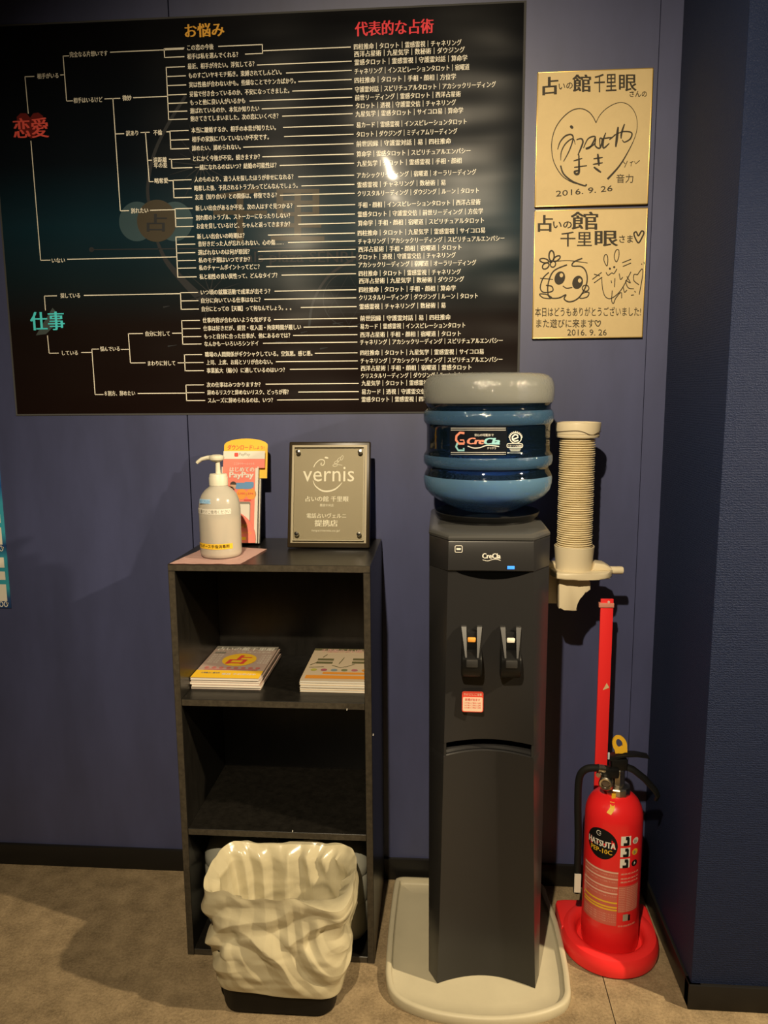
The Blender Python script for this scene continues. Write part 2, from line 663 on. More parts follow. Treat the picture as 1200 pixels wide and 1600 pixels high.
# faint picture printed behind the chart
S1, S2, S3 = WP(.00255), WP(.0028), WP(.0031)
M_wm_teal = laminated('dim_teal_print', (.045, .080, .095))
M_wm_brown = laminated('dim_brown_print', (.066, .056, .040))
M_wm_grey = laminated('dim_grey_print', (.034, .036, .040))
m = MB()
for c in ((214, 346), (273, 346)):
    put_poly(m, ell(c[0], c[1], 28, 31, 40), S1)
fin('petal_print', m, M_wm_teal, poster)
m = MB()
put_poly(m, ell(245, 345, 31, 33, 40), S2)
put_text(m, '千里', 335, 505, 335, -95, S1, .02)
fin('emblem_print', m, M_wm_brown, poster)
m = MB()
arc_o = [(290, 150), (262, 195), (241, 240), (231, 290), (233, 320)]
put_stroke(m, smooth_pts(arc_o), 5, S1)
put_stroke(m, smooth_pts([(246, 378), (258, 405), (278, 430), (302, 455), (318, 468)]), [4 + i * .45 for i in range(25)], S1)
put_text(m, '占', 230, 260, 348, -30, S3, .02)
put_text(m, 'spirituals plaza SENRIGAN', 315, 612, 404, -24, S1, .01)
put_stroke(m, ell(545, 468, 40, 42, 40), 1.2, S1, close=True)
for k in (0, 1):
    put_stroke(m, [(545 + 38 * math.sin(k * PI + j * 2 * PI / 3), 468 - 40 * math.cos(k * PI + j * 2 * PI / 3)) for j in range(3)], 1.0, S1, close=True)
put_stroke(m, smooth_pts([(560, 400), (515, 430), (490, 470), (483, 510)]), 4, S1)
for k in range(16):
    a = 2 * PI * k / 16 + .1
    l = 38 + 14 * (k % 3)
    put_stroke(m, [(315 + 5 * math.cos(a), 258 + 5 * math.sin(a)), (315 + l * math.cos(a), 258 + l * math.sin(a))], [1.6, .4], S1)
for k in range(12):
    a = 2 * PI * k / 12 + .2
    put_stroke(m, [(328 + 4 * math.cos(a), 458 + 4 * math.sin(a)), (328 + (30 + 18 * (k % 2)) * math.cos(a), 458 + (30 + 18 * (k % 2)) * math.sin(a))], [1.6, .4], S1)
for u_, v_, l_ in ((520, 506, 16), (470, 520, 10), (545, 512, 20), (430, 535, 18), (500, 545, 12), (350, 515, 18), (262, 541, 14), (255, 480, 10)):
    put_stroke(m, [(u_, v_), (u_ + l_, v_ - 2)], [2.4, .8], S1)
put_stroke(m, [(143, 390), (560, 386)], 1.6, S1)
put_poly(m, ell(143, 390, 4, 4, 12), S1)
fin('backdrop_print', m, M_wm_grey, poster)

# chart lines
TL = WP(.0034)
lines = [
    [(44.2, 177), (38.7, 120), (53.6, 119.2)], [(94.2, 117), (99.8, 117)], [(108, 87), (98.6, 87.8), (104.4, 157.9), (114, 157.4)],
    [(163, 154.3), (188, 153.8)], [(176.4, 154.2), (188.6, 329.6), (201.5, 329)], [(180.7, 209.5), (194, 208.6)],
    [(219.5, 207), (233.8, 206.7)], [(227.3, 207), (233.8, 284), (240, 283.6)], [(231.7, 250.6), (237.4, 250.3)],
    [(48.3, 220.7), (64, 406.8), (78.8, 406.5)], [(71, 484.5), (69.3, 462.8), (89, 462)], [(74.2, 524.8), (77, 552), (91.7, 551.7)],
    [(127, 551), (143.5, 550.5)], [(154.7, 545.2), (143.5, 545.8), (148.8, 616.5), (161.7, 616.4)], [(189, 546), (202, 545.9)],
    [(223.3, 521.1), (200.6, 521.4), (204, 567), (227.5, 566.9)],
    [(172, 82.5), (287, 75.7)], [(208, 153), (262, 150.2)], [(260, 206), (265, 205.8)], [(264, 248.8), (268, 248.6)], [(263, 282.4), (270, 282)],
    [(234.5, 328.6), (273, 327.5)], [(105, 405.4), (276, 401.2)], [(131, 461), (282, 459.4)], [(269, 520.6), (285, 520.6)], [(277.6, 566.9), (289, 566.8)], [(215, 614.4), (291, 614.6)],
]
left = [
    ('この恋の今後', 292.5, 333.7, 73.7), ('相手は私を選んでくれる？', 292.5, 372, 86.7),
    ('最近、相手が冷たい。浮気してる？', 293.3, 397.5, 101.7), ('ものすごいヤキモチ妬き。束縛されてしんどい。', 294.7, 440, 115.3),
    ('実は性格が合わないかも。些細なことでケンカばかり。', 295.3, 462, 129.2), ('妥協で付き合っているのか、不安になってきました。', 296, 452, 144.2),
    ('もっと他に良い人がいるかも', 297, 383, 158.7), ('遊ばれているのか、本気か知りたい', 297, 405, 171.3), ('飽きてきてしまいました。次の恋にいくべき？', 297.5, 435, 183.3),
    ('本当に離婚するか、相手の本音が知りたい。', 299, 431, 201.3), ('相手の家族にバレていないか不安です。', 300, 420, 215.8), ('諦めたい、諦められない。', 300, 376, 230.5),
    ('とにかく今後が不安。続きますか？', 301.7, 406, 246.3), ('一緒になれるのはいつ？結婚の可能性は？', 305, 432, 259.7),
    ('人のものより、違う人を探したほうが幸せになれる？', 303.7, 458.3, 278.3), ('略奪した後、予見されるトラブルってどんなんでしょう。', 303.7, 465, 292), ('友達（知り合い）との関係は、修復できる？', 304.7, 432.5, 306.3),
    ('新しい出会があるか不安。次の人はすぐ見つかる？', 305.5, 456.7, 323.3), ('別れ際のトラブル、ストーカーになったりしない？', 306, 453.3, 338.3), ('お金を貸しているけど、ちゃんと返ってきますか？', 307, 453.3, 351.7),
    ('新しい出会いの時期は？', 308, 382, 368.7), ('昔好きだった人が忘れられない、心の傷……', 309.5, 443, 379.7), ('選ばれないのは何が原因？', 309.5, 390, 393.7),
    ('私のモテ期はいつですか？', 310.3, 390.5, 405.8), ('私のチャームポイントってどこ？', 311, 405.5, 417.5), ('私と相性の良い異性って、どんなタイプ？', 311.7, 433.3, 431.2),
    ('いつ頃の就職活動で成果が出そう？', 313.7, 422, 455.8), ('自分に向いている仕事はなに？', 314.5, 407, 468.8), ('自分にとっての【天職】って何なんでしょう。。。', 315.3, 455, 481.7),
    ('仕事内容が合わないような気がする', 316.7, 423, 499.7), ('仕事は好きだが、経営・収入面・拘束時間が厳しい', 317.6, 470.3, 512), ('もっと自分に合った仕事が、他にあるのでは？', 318.9, 453.3, 524.8), ('なんかもーいろいろシンドイ', 319.4, 403.8, 536.8),
    ('職場の人間関係がギクシャクしている。空気悪。感じ悪。', 320.3, 488, 552.9), ('上司、上席、お局とソリが合わない。', 322.5, 425.8, 565.7), ('事業拡大（縮小）に適しているのはいつ？', 323, 445, 578.4),
    ('次の仕事はみつかりますか？', 323, 406.9, 600.9), ('辞めるリスクと辞めないリスク、どっちが得？', 324, 450.9, 612.8), ('スムーズに辞められるのは、いつ？', 325, 426.3, 625.3),
]
A, Bt, Cx, D_ = 'チャネリング', 'タロット', 'アカシックリーディング', 'スピリチュアルエンパシー'
right = [
    ('四柱推命｜タロット｜霊感霊視｜チャネリング', 553, 721, 69.7), ('西洋占星術｜九星気学｜数秘術｜ダウジング', 553.4, 726, 81), ('霊感タロット｜霊感霊視｜守護霊対話｜算命学', 554, 730, 94),
    ('チャネリング｜インスピレーションタロット｜宿曜道', 554, 733.3, 108), ('四柱推命｜タロット｜手相・顔相｜方位学', 554, 712.3, 122.6), ('守護霊対話｜スピリチュアルタロット｜アカシックリーディング', 554.7, 774.7, 135.8),
    ('前世リーディング｜霊感タロット｜西洋占星術', 554.7, 719.8, 149.7), ('タロット｜透視｜守護霊交信｜チャネリング', 555.6, 712.3, 162.7), ('九星気学｜霊感タロット｜サイコロ易｜算命学', 555.6, 723.5, 175.3),
    ('易カード｜霊感霊視｜インスピレーションタロット', 556.9, 729, 192.6), ('タロット｜ダウジング｜ミディアムリーディング', 556.9, 714.4, 207.3), ('前世因縁｜守護霊対話｜易｜四柱推命', 556.9, 704.7, 222.6),
    ('算命学｜霊感タロット｜スピリチュアルエンパシー', 557.3, 735, 238.2), ('九星気学｜タロット｜霊感霊視｜手相・顔相', 557.8, 721, 253.3), ('アカシックリーディング｜宿曜道｜オーラリーディング', 557.8, 744, 271.3),
    ('霊感霊視｜チャネリング｜数秘術｜易', 558.2, 696, 287), ('クリスタルリーディング｜ダウジング｜ルーン｜タロット', 558.6, 748, 300), ('手相・顔相｜インスピレーションタロット｜西洋占星術', 559.5, 750.6, 318),
    ('霊感タロット｜守護霊交信｜前世リーディング｜方位学', 559, 754.5, 332.4), ('算命学｜手相・顔相｜宿曜道｜スピリチュアルタロット', 559.5, 756, 346.5), ('四柱推命｜タロット｜九星気学｜霊感霊視｜サイコロ易', 559, 757.8, 362),
    ('チャネリング｜アカシックリーディング｜スピリチュアルエンパシー', 559.5, 788, 374.7), ('西洋占星術｜手相・顔相｜宿曜道｜タロット', 560, 721, 388), ('タロット｜透視｜守護霊交信｜チャネリング', 560, 712, 400),
    ('アカシックリーディング｜宿曜道｜オーラリーディング', 560, 744, 412), ('四柱推命｜タロット｜霊感霊視｜チャネリング', 560.6, 720, 426), ('西洋占星術｜九星気学｜数秘術｜ダウジング', 561, 725, 437.6),
    ('四柱推命｜タロット｜手相・顔相｜算命学', 561, 712, 451.4), ('クリスタルリーディング｜ダウジング｜ルーン｜タロット', 561, 746.5, 463.6), ('霊感霊視｜チャネリング｜数秘術｜易', 561.7, 696, 478),
    ('前世因縁｜守護霊対話｜易｜四柱推命', 562.8, 704, 496.5), ('易カード｜霊感霊視｜インスピレーションタロット', 562.8, 726.8, 509), ('西洋占星術｜手相・顔相｜宿曜道｜タロット', 562.8, 720, 522), ('チャネリング｜アカシックリーディング｜スピリチュアルエンパシー', 562.8, 785.5, 533.3),
    ('四柱推命｜タロット｜九星気学｜霊感霊視｜サイコロ易', 563, 755.6, 550.2), ('チャネリング｜アカシックリーディング｜スピリチュアルエンパシー', 563.4, 785, 562.6), ('西洋占星術｜手相・顔相｜宿曜道｜霊感タロット', 563.8, 736.5, 574.5),
    ('クリスタルリーディング｜ダウジング｜ルーン｜タロット', 564, 741, 586.4), ('九星気学｜タロット｜霊感霊視', 565, 669, 598.3), ('易カード｜透視｜守護霊交信', 565, 665, 611.8), ('霊感タロット｜霊感霊視｜四柱推命', 565, 684, 623.6),
]
names = [
    ('相手がいる', 58, 91.3, 118.5), ('完全なる片想いです', 108.7, 168, 84.2), ('相手はいるけど', 114.8, 160.2, 156.2), ('微妙', 191.4, 205.4, 153), ('訳あり', 197, 215.8, 207.9), ('不倫', 239.7, 253.3, 207),
    ('遠距離', 239.7, 260.5, 249.7), ('年の差', 240.5, 261, 258.2), ('略奪愛', 241.7, 262.5, 282.3), ('別れたい', 204.8, 231.6, 329), ('いない', 81, 101.5, 406.8), ('探している', 94.5, 125, 461.8),
    ('している', 97, 121.5, 551.3), ('悩んでいる', 156.5, 187, 545), ('自分に対して', 227.5, 265.3, 521.3), ('まわりに対して', 231, 273.7, 567.5), ('８割方、辞めたい', 163.5, 211, 614.5),
]


def zrow(u0, u1, v):
    return at((u0 + u1) / 2, v, 'y', -.0034).z


def xw(u, v):
    return at(u, v, 'y', -.0034).x


TS = Y(-.0034)
mt, ml = MB(), MB()
LW = .0019
rows = []
for t, u0, u1, v in left:
    z = zrow(u0, u1, v)
    rows.append(z)
    put_text(mt, t, xw(u0, v), xw(u1, v), z, .0128, TS, .022)
rz = []
for t, u0, u1, v in right:
    z = zrow(u0, u1, v)
    rz.append(z)
    put_text(mt, t, xw(u0, v), xw(u1, v), z, .0132, TS, .022)
for t, u0, u1, v in names:
    put_text(mt, t, xw(u0, v), xw(u1, v), zrow(u0, u1, v), .0125, TS, .024)
M_chart = laminated('cream_chart_print', (.95, .90, .76))
fin('lettering', mt, M_chart, poster, 'cream Japanese lettering in two columns', flip=False)


def bar(x0, z0, x1, z1):
    put_stroke(ml, [(x0, z0), (x1, z1)], LW, TS)


for pl in lines:
    for a, b in zip(pl, pl[1:]):
        p, q = at(*a, 'y', -.0034), at(*b, 'y', -.0034)
        if abs(q.x - p.x) > abs(q.z - p.z):
            bar(p.x, (p.z + q.z) / 2, q.x, (p.z + q.z) / 2)
        else:
            bar(p.x, p.z + (LW / 2 if p.z > q.z else -LW / 2), (p.x + q.x * 3) / 4, q.z)
spines = [(0, 2, 257), (2, 9, 261.5), (9, 12, 266), (12, 14, 268.4), (14, 17, 271), (17, 20, 274), (20, 26, 276.5), (26, 29, 282.5), (29, 33, 285), (33, 36, 288.7), (36, 39, 291)]
for a, b, us in spines:
    xs = xw(us, left[(a + b) // 2][3])
    bar(xs, rows[a] + LW / 2, xs, rows[b - 1] - LW / 2)
    for k in range(a, b):
        bar(xs, rows[k], xw(left[k][1] - 4.5, left[k][3]), rows[k])
to = [2, 3, 4, 5, 6, 7, 8, 9, 10, 11, 12, 13, 14, 15, 16, 17, 18, 19, 20, 21, 22, 23, 24, 25, 27, 28, 29, 30, 31, 32, 33, 34, 35, 36, 38, 39, 40]
us = [400, 447, 466, 456.7, 390, 408, 441, 442.5, 444, 379.5, 410, 437, 466, 471, 437.5, 464, 465, 466, 418.8, 450, 403, 404, 416, 440, 429, 413, 470, 428, 474, 458, 411, 491, 431, 453, 415, 466, 433]
for k, (j, u) in enumerate(zip(to, us)):
    z = (rows[k + 2] + rz[j]) / 2
    bar(xw(max(u, left[k + 2][2] + 4), left[k + 2][3]), z, xw(right[j][1] - 4.5, right[j][3]), z)
x341, x410, x383, x548 = xw(341, 72), xw(410, 75), xw(383, 85), xw(548, 72)
zc = (rows[0] + rows[1]) / 2
bar(x341, rows[0], x410, rows[0])
bar(x383, rows[1], x410, rows[1])
bar(x410, rows[0] + LW / 2, x410, rows[1] - LW / 2)
bar(x410, rz[0], x548, rz[0])
fin('branching_lines', ml, M_chart, poster, 'cream branching lines joining the questions')
M_gold_print = laminated('gold_print', (.88, .46, .07))
m = MB()
put_text(m, 'お悩み', xw(289, 47), xw(350, 47), zrow(289, 350, 47), .031, TS, .03)
fin('heading', m, M_gold_print, poster, 'gold heading at the top of the chart', flip=False)
M_red_head = laminated('crimson_print', (.88, .07, .09))
m = MB()
put_text(m, '代表的な占術', xw(555, 43), xw(677, 43), zrow(555, 677, 43), .0315, TS, .03)
fin('heading', m, M_red_head, poster, 'red heading at the top of the chart', flip=False)
m = MB()
hp = [(47, 184), (52, 177), (60, 176), (67, 181), (69, 190), (62, 205), (49, 217), (36, 206), (27, 193), (26, 183), (32, 177), (41, 177)]
put_poly(m, hp, WP(.0030))
fin('heart_emblem', m, laminated('dark_red_print', (.18, .022, .020)), poster, 'dark red heart behind the red writing')
m = MB()
put_text(m, '恋愛', xw(21, 201), xw(75, 199), zrow(21, 75, 200), .046, TS, .03)
fin('theme_word', m, laminated('vermilion_print', (.98, .13, .10)), poster, 'red two-character word on the heart', flip=False)
m = MB()
put_poly(m, [(82, 481), (97, 497), (72, 522), (56, 524)], WP(.0030))
fin('crystal_emblem', m, laminated('slate_print', (.07, .09, .09)), poster, 'grey crystal shape behind the turquoise writing')
m = MB()
put_text(m, '仕事', xw(48, 503), xw(100, 500), zrow(48, 100, 501.5), .046, TS, .03)
fin('theme_word', m, laminated('turquoise_print', (.10, .82, .90)), poster, 'turquoise two-character word', flip=False)

# ================================================================== PRICE POSTER AT THE LEFT
pp = thing('price_poster', (-.95, -.001, .70), 'blue glossy price poster with cream boxes cut off by the left of the picture', 'poster')


def blue_poster_mat():
    m = mat('blue_gradient_print', (.05, .2, .4), .2, spec=.5, coat=.6)
    nt = m.node_tree
    b = nt.nodes['Principled BSDF']
    tc = [n for n in nt.nodes if n.type == 'TEX_COORD'][0]
    sp = nt.nodes.new('ShaderNodeSeparateXYZ')
    nt.links.new(tc.outputs['Generated'], sp.inputs[0])
    r = nt.nodes.new('ShaderNodeValToRGB')
    e = r.color_ramp.elements
    e[0].position, e[0].color = 0, (.02, .05, .15, 1)
    e[1].position, e[1].color = 1, (.05, .22, .60, 1)
    for p, c in ((.06, (.03, .08, .22, 1)), (.12, (.05, .38, .48, 1)), (.30, (.04, .30, .42, 1)), (.37, (.02, .06, .22, 1)), (.45, (.05, .38, .50, 1)), (.62, (.05, .36, .50, 1)), (.72, (.02, .10, .35, 1)), (.85, (.08, .30, .60, 1))):
        k = e.new(p)
        k.color = c
    nt.links.new(sp.outputs['Z'], r.inputs[0])
    nt.links.new(r.outputs[0], b.inputs['Base Color'])
    return m


fin('printed_sheet', MB().box(-1.10, -.8135, -.0025, -.0005, .700, 1.13), blue_poster_mat(), pp)
m = MB()
for v0, v1 in ((781, 797), (803, 817), (824, 851), (871, 887), (893, 906), (913, 939)):
    za, zb = at(4, v0, 'y', -.003).z, at(4, v1, 'y', -.003).z
    put_poly(m, [(-.98, zb), (-.8215, zb), (-.8215, za), (-.98, za)], Y(-.0030))
fin('price_box', m, M_cream_print, pp, 'cream price box')
m = MB()
for v0 in (768, 857, 944):
    z0 = at(8, v0, 'y', -.003).z
    for k in range(5):
        put_stroke(m, [(-.826 - k * .012 + .0045 * math.cos(j * PI / 5), z0 + .0065 * math.sin(j * PI / 5)) for j in range(11)], .0022, Y(-.0032))
    put_poly(m, ell(-.822, z0 + .002, .003, .003, 8), Y(-.0032))
fin('white_motif', m, M_white, pp)

# ================================================================== SIGNED BOARDS
def board(name, x0, x1, z0, z1, label):
    t = thing(name, ((x0 + x1) / 2, 0, z0), label, 'autograph board')
    fin('card', MB().box(x0 + .001, x1 - .001, -.0085, -.0005, z0 + .001, z1 - .001, bev=.0008), M_card, t)
    m = MB()
    for a in ((x0, x0 + .0022, z0, z1), (x1 - .0022, x1, z0, z1), (x0, x1, z0, z0 + .0022), (x0, x1, z1 - .0022, z1)):
        m.box(a[0], a[1], -.0088, -.0003, a[2], a[3], bev=.0006)
    fin('gilt_edge', m, M_gold, t, 'gold edge of the card')
    return t


b1 = board('autograph_board', .4645, .7065, 1.6265, 1.9015, 'cream signed board with a large drawn heart, the upper of two on the wall')
b2 = board('autograph_board', .4650, .7075, 1.3440, 1.6195, 'cream signed board with flower and rabbit doodles, the lower of two on the wall')
Q = 5.4545
B1 = lambda d=.0094: (lambda a, b: tuple(at(820 + a / Q, 90 + b / Q, 'y', -d)))
B2 = lambda d=.0094: (lambda a, b: tuple(at(820 + a / Q, 310 + b / Q, 'y', -d)))
m = MB()
s = B1()
put_text(m, '占', 155, 280, 245, -165, s, .035, slope=-.08)
put_text(m, 'いの', 290, 408, 245, -70, s, .012, slope=-.1)
put_text(m, '館', 410, 560, 218, -160, s, .03)
put_text(m, '千里', 592, 780, 218, -170, s, .016, slope=-.05)
put_text(m, '眼', 805, 950, 210, -160, s, .016)
put_text(m, 'さんの', 893, 1040, 308, -60, s, .006)
put_text(m, '2016. 9. 26', 265, 748, 1160, -70, s, -.008, slope=-.1)
fin('lettering', m, M_ink, b1, flip=False)
m = MB()
put_stroke(m, smooth_pts([(607, 555), (585, 510), (545, 462), (480, 434), (400, 450), (320, 515), (262, 600), (232, 700), (230, 800), (252, 900), (312, 1000), (380, 1050), (440, 1075)], 5), 7, s)
put_stroke(m, smooth_pts([(607, 555), (640, 490), (700, 430), (780, 388), (850, 386), (910, 425), (950, 500), (957, 600), (930, 700), (870, 820), (800, 930), (705, 1035)], 5), [5] * 40 + [5 + i * .8 for i in range(16)], s)
put_stroke(m, smooth_pts([(305, 920), (330, 990), (400, 1050), (470, 1080), (515, 1092), (525, 1078)], 5), 13, s)
fin('heart_drawing', m, M_ink, b1, 'thin black pen heart')
m = MB()
for pts, wd in (
    ([(388, 580), (400, 592), (410, 602)], 24), ([(280, 782), (300, 720), (345, 668), (395, 655), (412, 690), (380, 790), (330, 885)], 13),
    ([(305, 875), (312, 800), (350, 730), (410, 690), (430, 740)], 10), ([(440, 700), (480, 690), (495, 720), (470, 790), (452, 830)], 14),
    ([(500, 770), (540, 690), (600, 675), (560, 760), (520, 775), (590, 740), (605, 690)], 14), ([(605, 690), (600, 750), (640, 770), (660, 700), (640, 690), (640, 760)], 14),
    ([(690, 640), (670, 700), (670, 770), (720, 730)], 15), ([(660, 690), (740, 680)], 12), ([(720, 700), (780, 650)], 10), ([(795, 590), (785, 680), (775, 760)], 22),
    ([(850, 565), (825, 640), (820, 690)], 16), ([(760, 660), (840, 630), (910, 640), (900, 690), (850, 720), (830, 700)], 12),
    ([(415, 880), (490, 858)], 11), ([(420, 935), (530, 920)], 11), ([(460, 825), (462, 900), (460, 980), (435, 992), (425, 970), (470, 960)], 20),
    ([(585, 862), (665, 850)], 12), ([(580, 910), (665, 895)], 12), ([(622, 820), (632, 920)], 20), ([(588, 932), (618, 955), (650, 978)], 18)):
    put_stroke(m, smooth_pts(pts, 5), wd, s, taper=True)
fin('signature', m, M_ink, b1, 'black brush pen signature')
m = MB()
put_text(m, '音力', 780, 925, 1030, -80, s, -.008)
for pts in ([(838, 885), (855, 905)], [(875, 880), (850, 935)], [(895, 895), (925, 885)], [(908, 895), (905, 925)], [(935, 885), (945, 905), (980, 875)]):
    put_stroke(m, pts, 5, s)
fin('pen_note', m, M_ink, b1, flip=False)
s = B2()
m = MB()
put_text(m, '占', 115, 235, 212, -155, s, .03)
put_text(m, 'いの', 242, 400, 222, -78, s, .02)
put_text(m, '館', 395, 622, 190, -165, s, .016)
put_text(m, '千里', 305, 570, 345, -140, s, .012)
put_text(m, '眼', 600, 790, 338, -150, s, .02)
put_text(m, 'さま', 805, 920, 345, -75, s, .015)
put_text(m, '本日はどうもありがとうございました!', 88, 990, 968, -85, s, .006, slope=-.005)
put_text(m, 'また遊びに来ます', 98, 590, 1065, -80, s, .006)
put_text(m, '2016. 9. 26', 362, 698, 1142, -75, s, .0)
fin('lettering', m, M_ink, b2, flip=False)
m = MB()
put_stroke(m, smooth_pts([(968, 318), (950, 285), (930, 300), (945, 345), (970, 378), (1000, 330), (1015, 290), (995, 278)], 5, True), 12, s, close=True)
put_stroke(m, smooth_pts([(622, 1055), (612, 1040), (598, 1048), (605, 1072), (625, 1090), (645, 1062), (640, 1042)], 5, True), 7, s, close=True)
fin('heart_drawing', m, M_ink, b2)
m = MB()
put_stroke(m, ell(228, 490, 22, 45), 13, s, close=True)
put_stroke(m, ell(165, 530, 38, 18, rot=.2), 11, s, close=True)
put_stroke(m, ell(272, 512, 34, 17, rot=-.6), 11, s, close=True)
put_stroke(m, ell(178, 575, 32, 22, rot=-.7), 11, s, close=True)
put_stroke(m, ell(240, 560, 22, 26, rot=.3), 10, s, close=True)
put_poly(m, ell(222, 538, 14, 14), s)
fin('flower_doodle', m, M_ink, b2)
m = MB()
put_stroke(m, smooth_pts([(270, 535), (380, 530), (535, 550)], 5), 6, s)
put_stroke(m, smooth_pts([(490, 510), (420, 540), (405, 575), (480, 580), (520, 620), (532, 690), (515, 760), (470, 835), (420, 872), (370, 880), (335, 855), (350, 820), (290, 848), (215, 845), (195, 790), (205, 700), (250, 615), (360, 565)], 5), 11, s)
put_stroke(m, smooth_pts([(205, 630), (155, 680), (132, 760), (160, 800), (235, 790), (230, 750), (180, 740)], 5), 10, s)
put_stroke(m, [(130, 680), (240, 690)], 6, s)
put_stroke(m, smooth_pts([(125, 815), (160, 848), (230, 850), (190, 820)], 5, True), 9, s, close=True)
put_stroke(m, smooth_pts([(470, 850), (530, 840), (545, 800), (490, 810)], 5, True), 9, s, close=True)
put_stroke(m, ell(518, 765, 28, 26), 9, s, close=True)
for c in ((298, 678), (450, 715)):
    put_poly(m, ell(c[0], c[1], 44, 58, rot=.35), s)
put_stroke(m, smooth_pts([(325, 745), (355, 765), (405, 758)], 5), 8, s)
fin('face_doodle', m, M_ink, b2)
m = MB()
for c in ((312, 655), (468, 700)):
    put_poly(m, ell(c[0], c[1], 15, 18), B2(.0099))
fin('eye_highlight', m, M_card, b2)
m = MB()
for pts, cl in (
    ([(700, 575), (675, 530), (680, 485), (700, 482), (708, 520)], True), ([(780, 540), (762, 500), (775, 445), (800, 440), (800, 500)], True),
    ([(692, 630), (710, 655), (740, 635), (760, 640), (785, 600)], False), ([(830, 548), (905, 518)], False), ([(835, 580), (905, 550)], False),
    ([(590, 645), (640, 660)], False), ([(575, 690), (655, 630)], False), ([(590, 720), (660, 670)], False),
    ([(655, 680), (665, 780), (690, 840), (740, 850), (820, 780), (905, 625)], False), ([(745, 785), (740, 870), (755, 895), (775, 850), (820, 800), (825, 850)], False),
    ([(735, 700), (740, 720)], False), ([(768, 680), (765, 755)], False), ([(805, 640), (815, 690), (835, 670)], False), ([(870, 665), (900, 720), (860, 700), (880, 760), (930, 770)], False),
    ([(840, 760), (850, 800), (870, 780)], False), ([(960, 650), (930, 650), (930, 700), (972, 735)], False), ([(960, 650), (1000, 600), (1003, 660), (975, 820)], False),
    ([(1015, 540), (1018, 560)], False), ([(995, 555), (998, 565)], False), ([(905, 825), (930, 822)], False), ([(935, 790), (945, 800)], False)):
    p = smooth_pts(pts, 5, cl) if len(pts) > 2 else pts
    put_stroke(m, p, 7, s, close=cl)
put_poly(m, ell(725, 598, 9, 9), s)
put_poly(m, ell(762, 585, 9, 9), s)
fin('rabbit_doodle', m, M_ink, b2, flip=True)

# ================================================================== BOOKSHELF
SX0, SX1, SY0, SY1, SH = -.2932, .1218, -.3001, -.0101, .885
sh = thing('bookshelf', ((SX0 + SX1) / 2, (SY0 + SY1) / 2, 0), 'narrow black three-tier open bookshelf against the navy wall', 'bookshelf')


def board_part(name, a, parent=sh, front=True):
    m = MB().box(*a, bev=.0007, seg=1)
    for f in m.bm.faces:
        if front and f.normal.y < -.9:
            f.material_index = 1
    return fin(name, m, [M_lam, M_edge], parent)


T = .0145
board_part('top_board', (SX0, SX1, SY0, SY1, SH - T, SH))
board_part('side_panel', (SX0, SX0 + T, SY0, SY1, 0, SH - T - .0002))
board_part('side_panel', (SX1 - T, SX1, SY0, SY1, 0, SH - T - .0002))
board_part('shelf_board', (SX0 + T, SX1 - T, SY0 + .001, SY1 - .004, .595 - T, .595))
board_part('shelf_board', (SX0 + T, SX1 - T, SY0 + .001, SY1 - .004, .302 - T, .302))
board_part('bottom_board', (SX0 + T, SX1 - T, SY0 + .001, SY1 - .004, .0, T))
board_part('back_panel', (SX0 + T, SX1 - T, SY1 - .004, SY1, 0, SH - T), front=False)
m = MB()
for u, v in ((542, 1108.5), (457, 1298.6), (583, 1148)):
    p = at(u, v, 'y', SY0)
    put_stroke(m, [(p.x, p.z - .0022), (p.x + .0006, p.z + .0024)], .0016, Y(SY0 - .0003))
fin('chipped_spot', m, M_white, sh, 'white chips in the edge banding')

# ------------------------------------------------------------------ things on the top of the bookshelf
nap = MB()
na = [(-.288, -.3035), (-.142, -.3030), (-.122, -.148), (-.262, -.112)]
NN = 14
grid = []
for i in range(NN + 1):
    row = []
    for j in range(NN + 1):
        a, b = i / NN, j / NN
        p = (Vector(na[0]) * (1 - a) + Vector(na[1]) * a) * (1 - b) + (Vector(na[3]) * (1 - a) + Vector(na[2]) * a) * b
        row.append(nap.bm.verts.new((p.x, p.y, SH + .0016 + .0012 * noise.noise((p.x * 40, p.y * 40, 2)))))
    grid.append(row)
for i in range(NN):
    for j in range(NN):
        nap.bm.faces.new((grid[i][j], grid[i + 1][j], grid[i + 1][j + 1], grid[i][j + 1]))
r = bmesh.ops.solidify(nap.bm, geom=nap.bm.faces[:], thickness=.0012)
o = fin('paper_napkin', nap, M_napkin, None)
tag(o, 'pink paper napkin lying flat under the pump bottle', 'napkin')

BX, BY = -.2035, -.222
Z0 = SH + .0032
sb = thing('pump_bottle', (BX, BY, Z0), 'translucent white hand sanitizer pump bottle on the pink napkin', 'pump bottle')
M_hdpe = film_bottle('milky_plastic', (.86, .82, .70), .80, .16)
M_liq = mat('napkin_tinted_liquid', (.80, .60, .46), .35)  # pink reflection of the napkin painted into the liquid's colour
R = .0435
prof = [(R * .90, Z0), (R * .97, Z0 + .003), (R, Z0 + .009), (R, Z0 + .098), (R * .985, Z0 + .108), (R * .93, Z0 + .121), (R * .82, Z0 + .132), (R * .64, Z0 + .141), (R * .45, Z0 + .147), (.0185, Z0 + .150)]
fin('bottle_body', MB().lathe(prof, BX, BY, 48), M_hdpe, sb)
fin('liquid', MB().lathe([(R * .86, Z0 + .003), (R * .94, Z0 + .010), (R * .94, Z0 + .086), (.001, Z0 + .0865)], BX, BY, 40), M_liq, sb, 'liquid seen through the plastic, pink napkin reflection painted in')
m = MB().lathe([(.0195, Z0 + .150), (.0195, Z0 + .166), (.0185, Z0 + .168), (.0185, Z0 + .171), (.0170, Z0 + .1735), (.0075, Z0 + .174)], BX, BY, 32)
cap = fin('pump_collar', m, M_pump, sb)
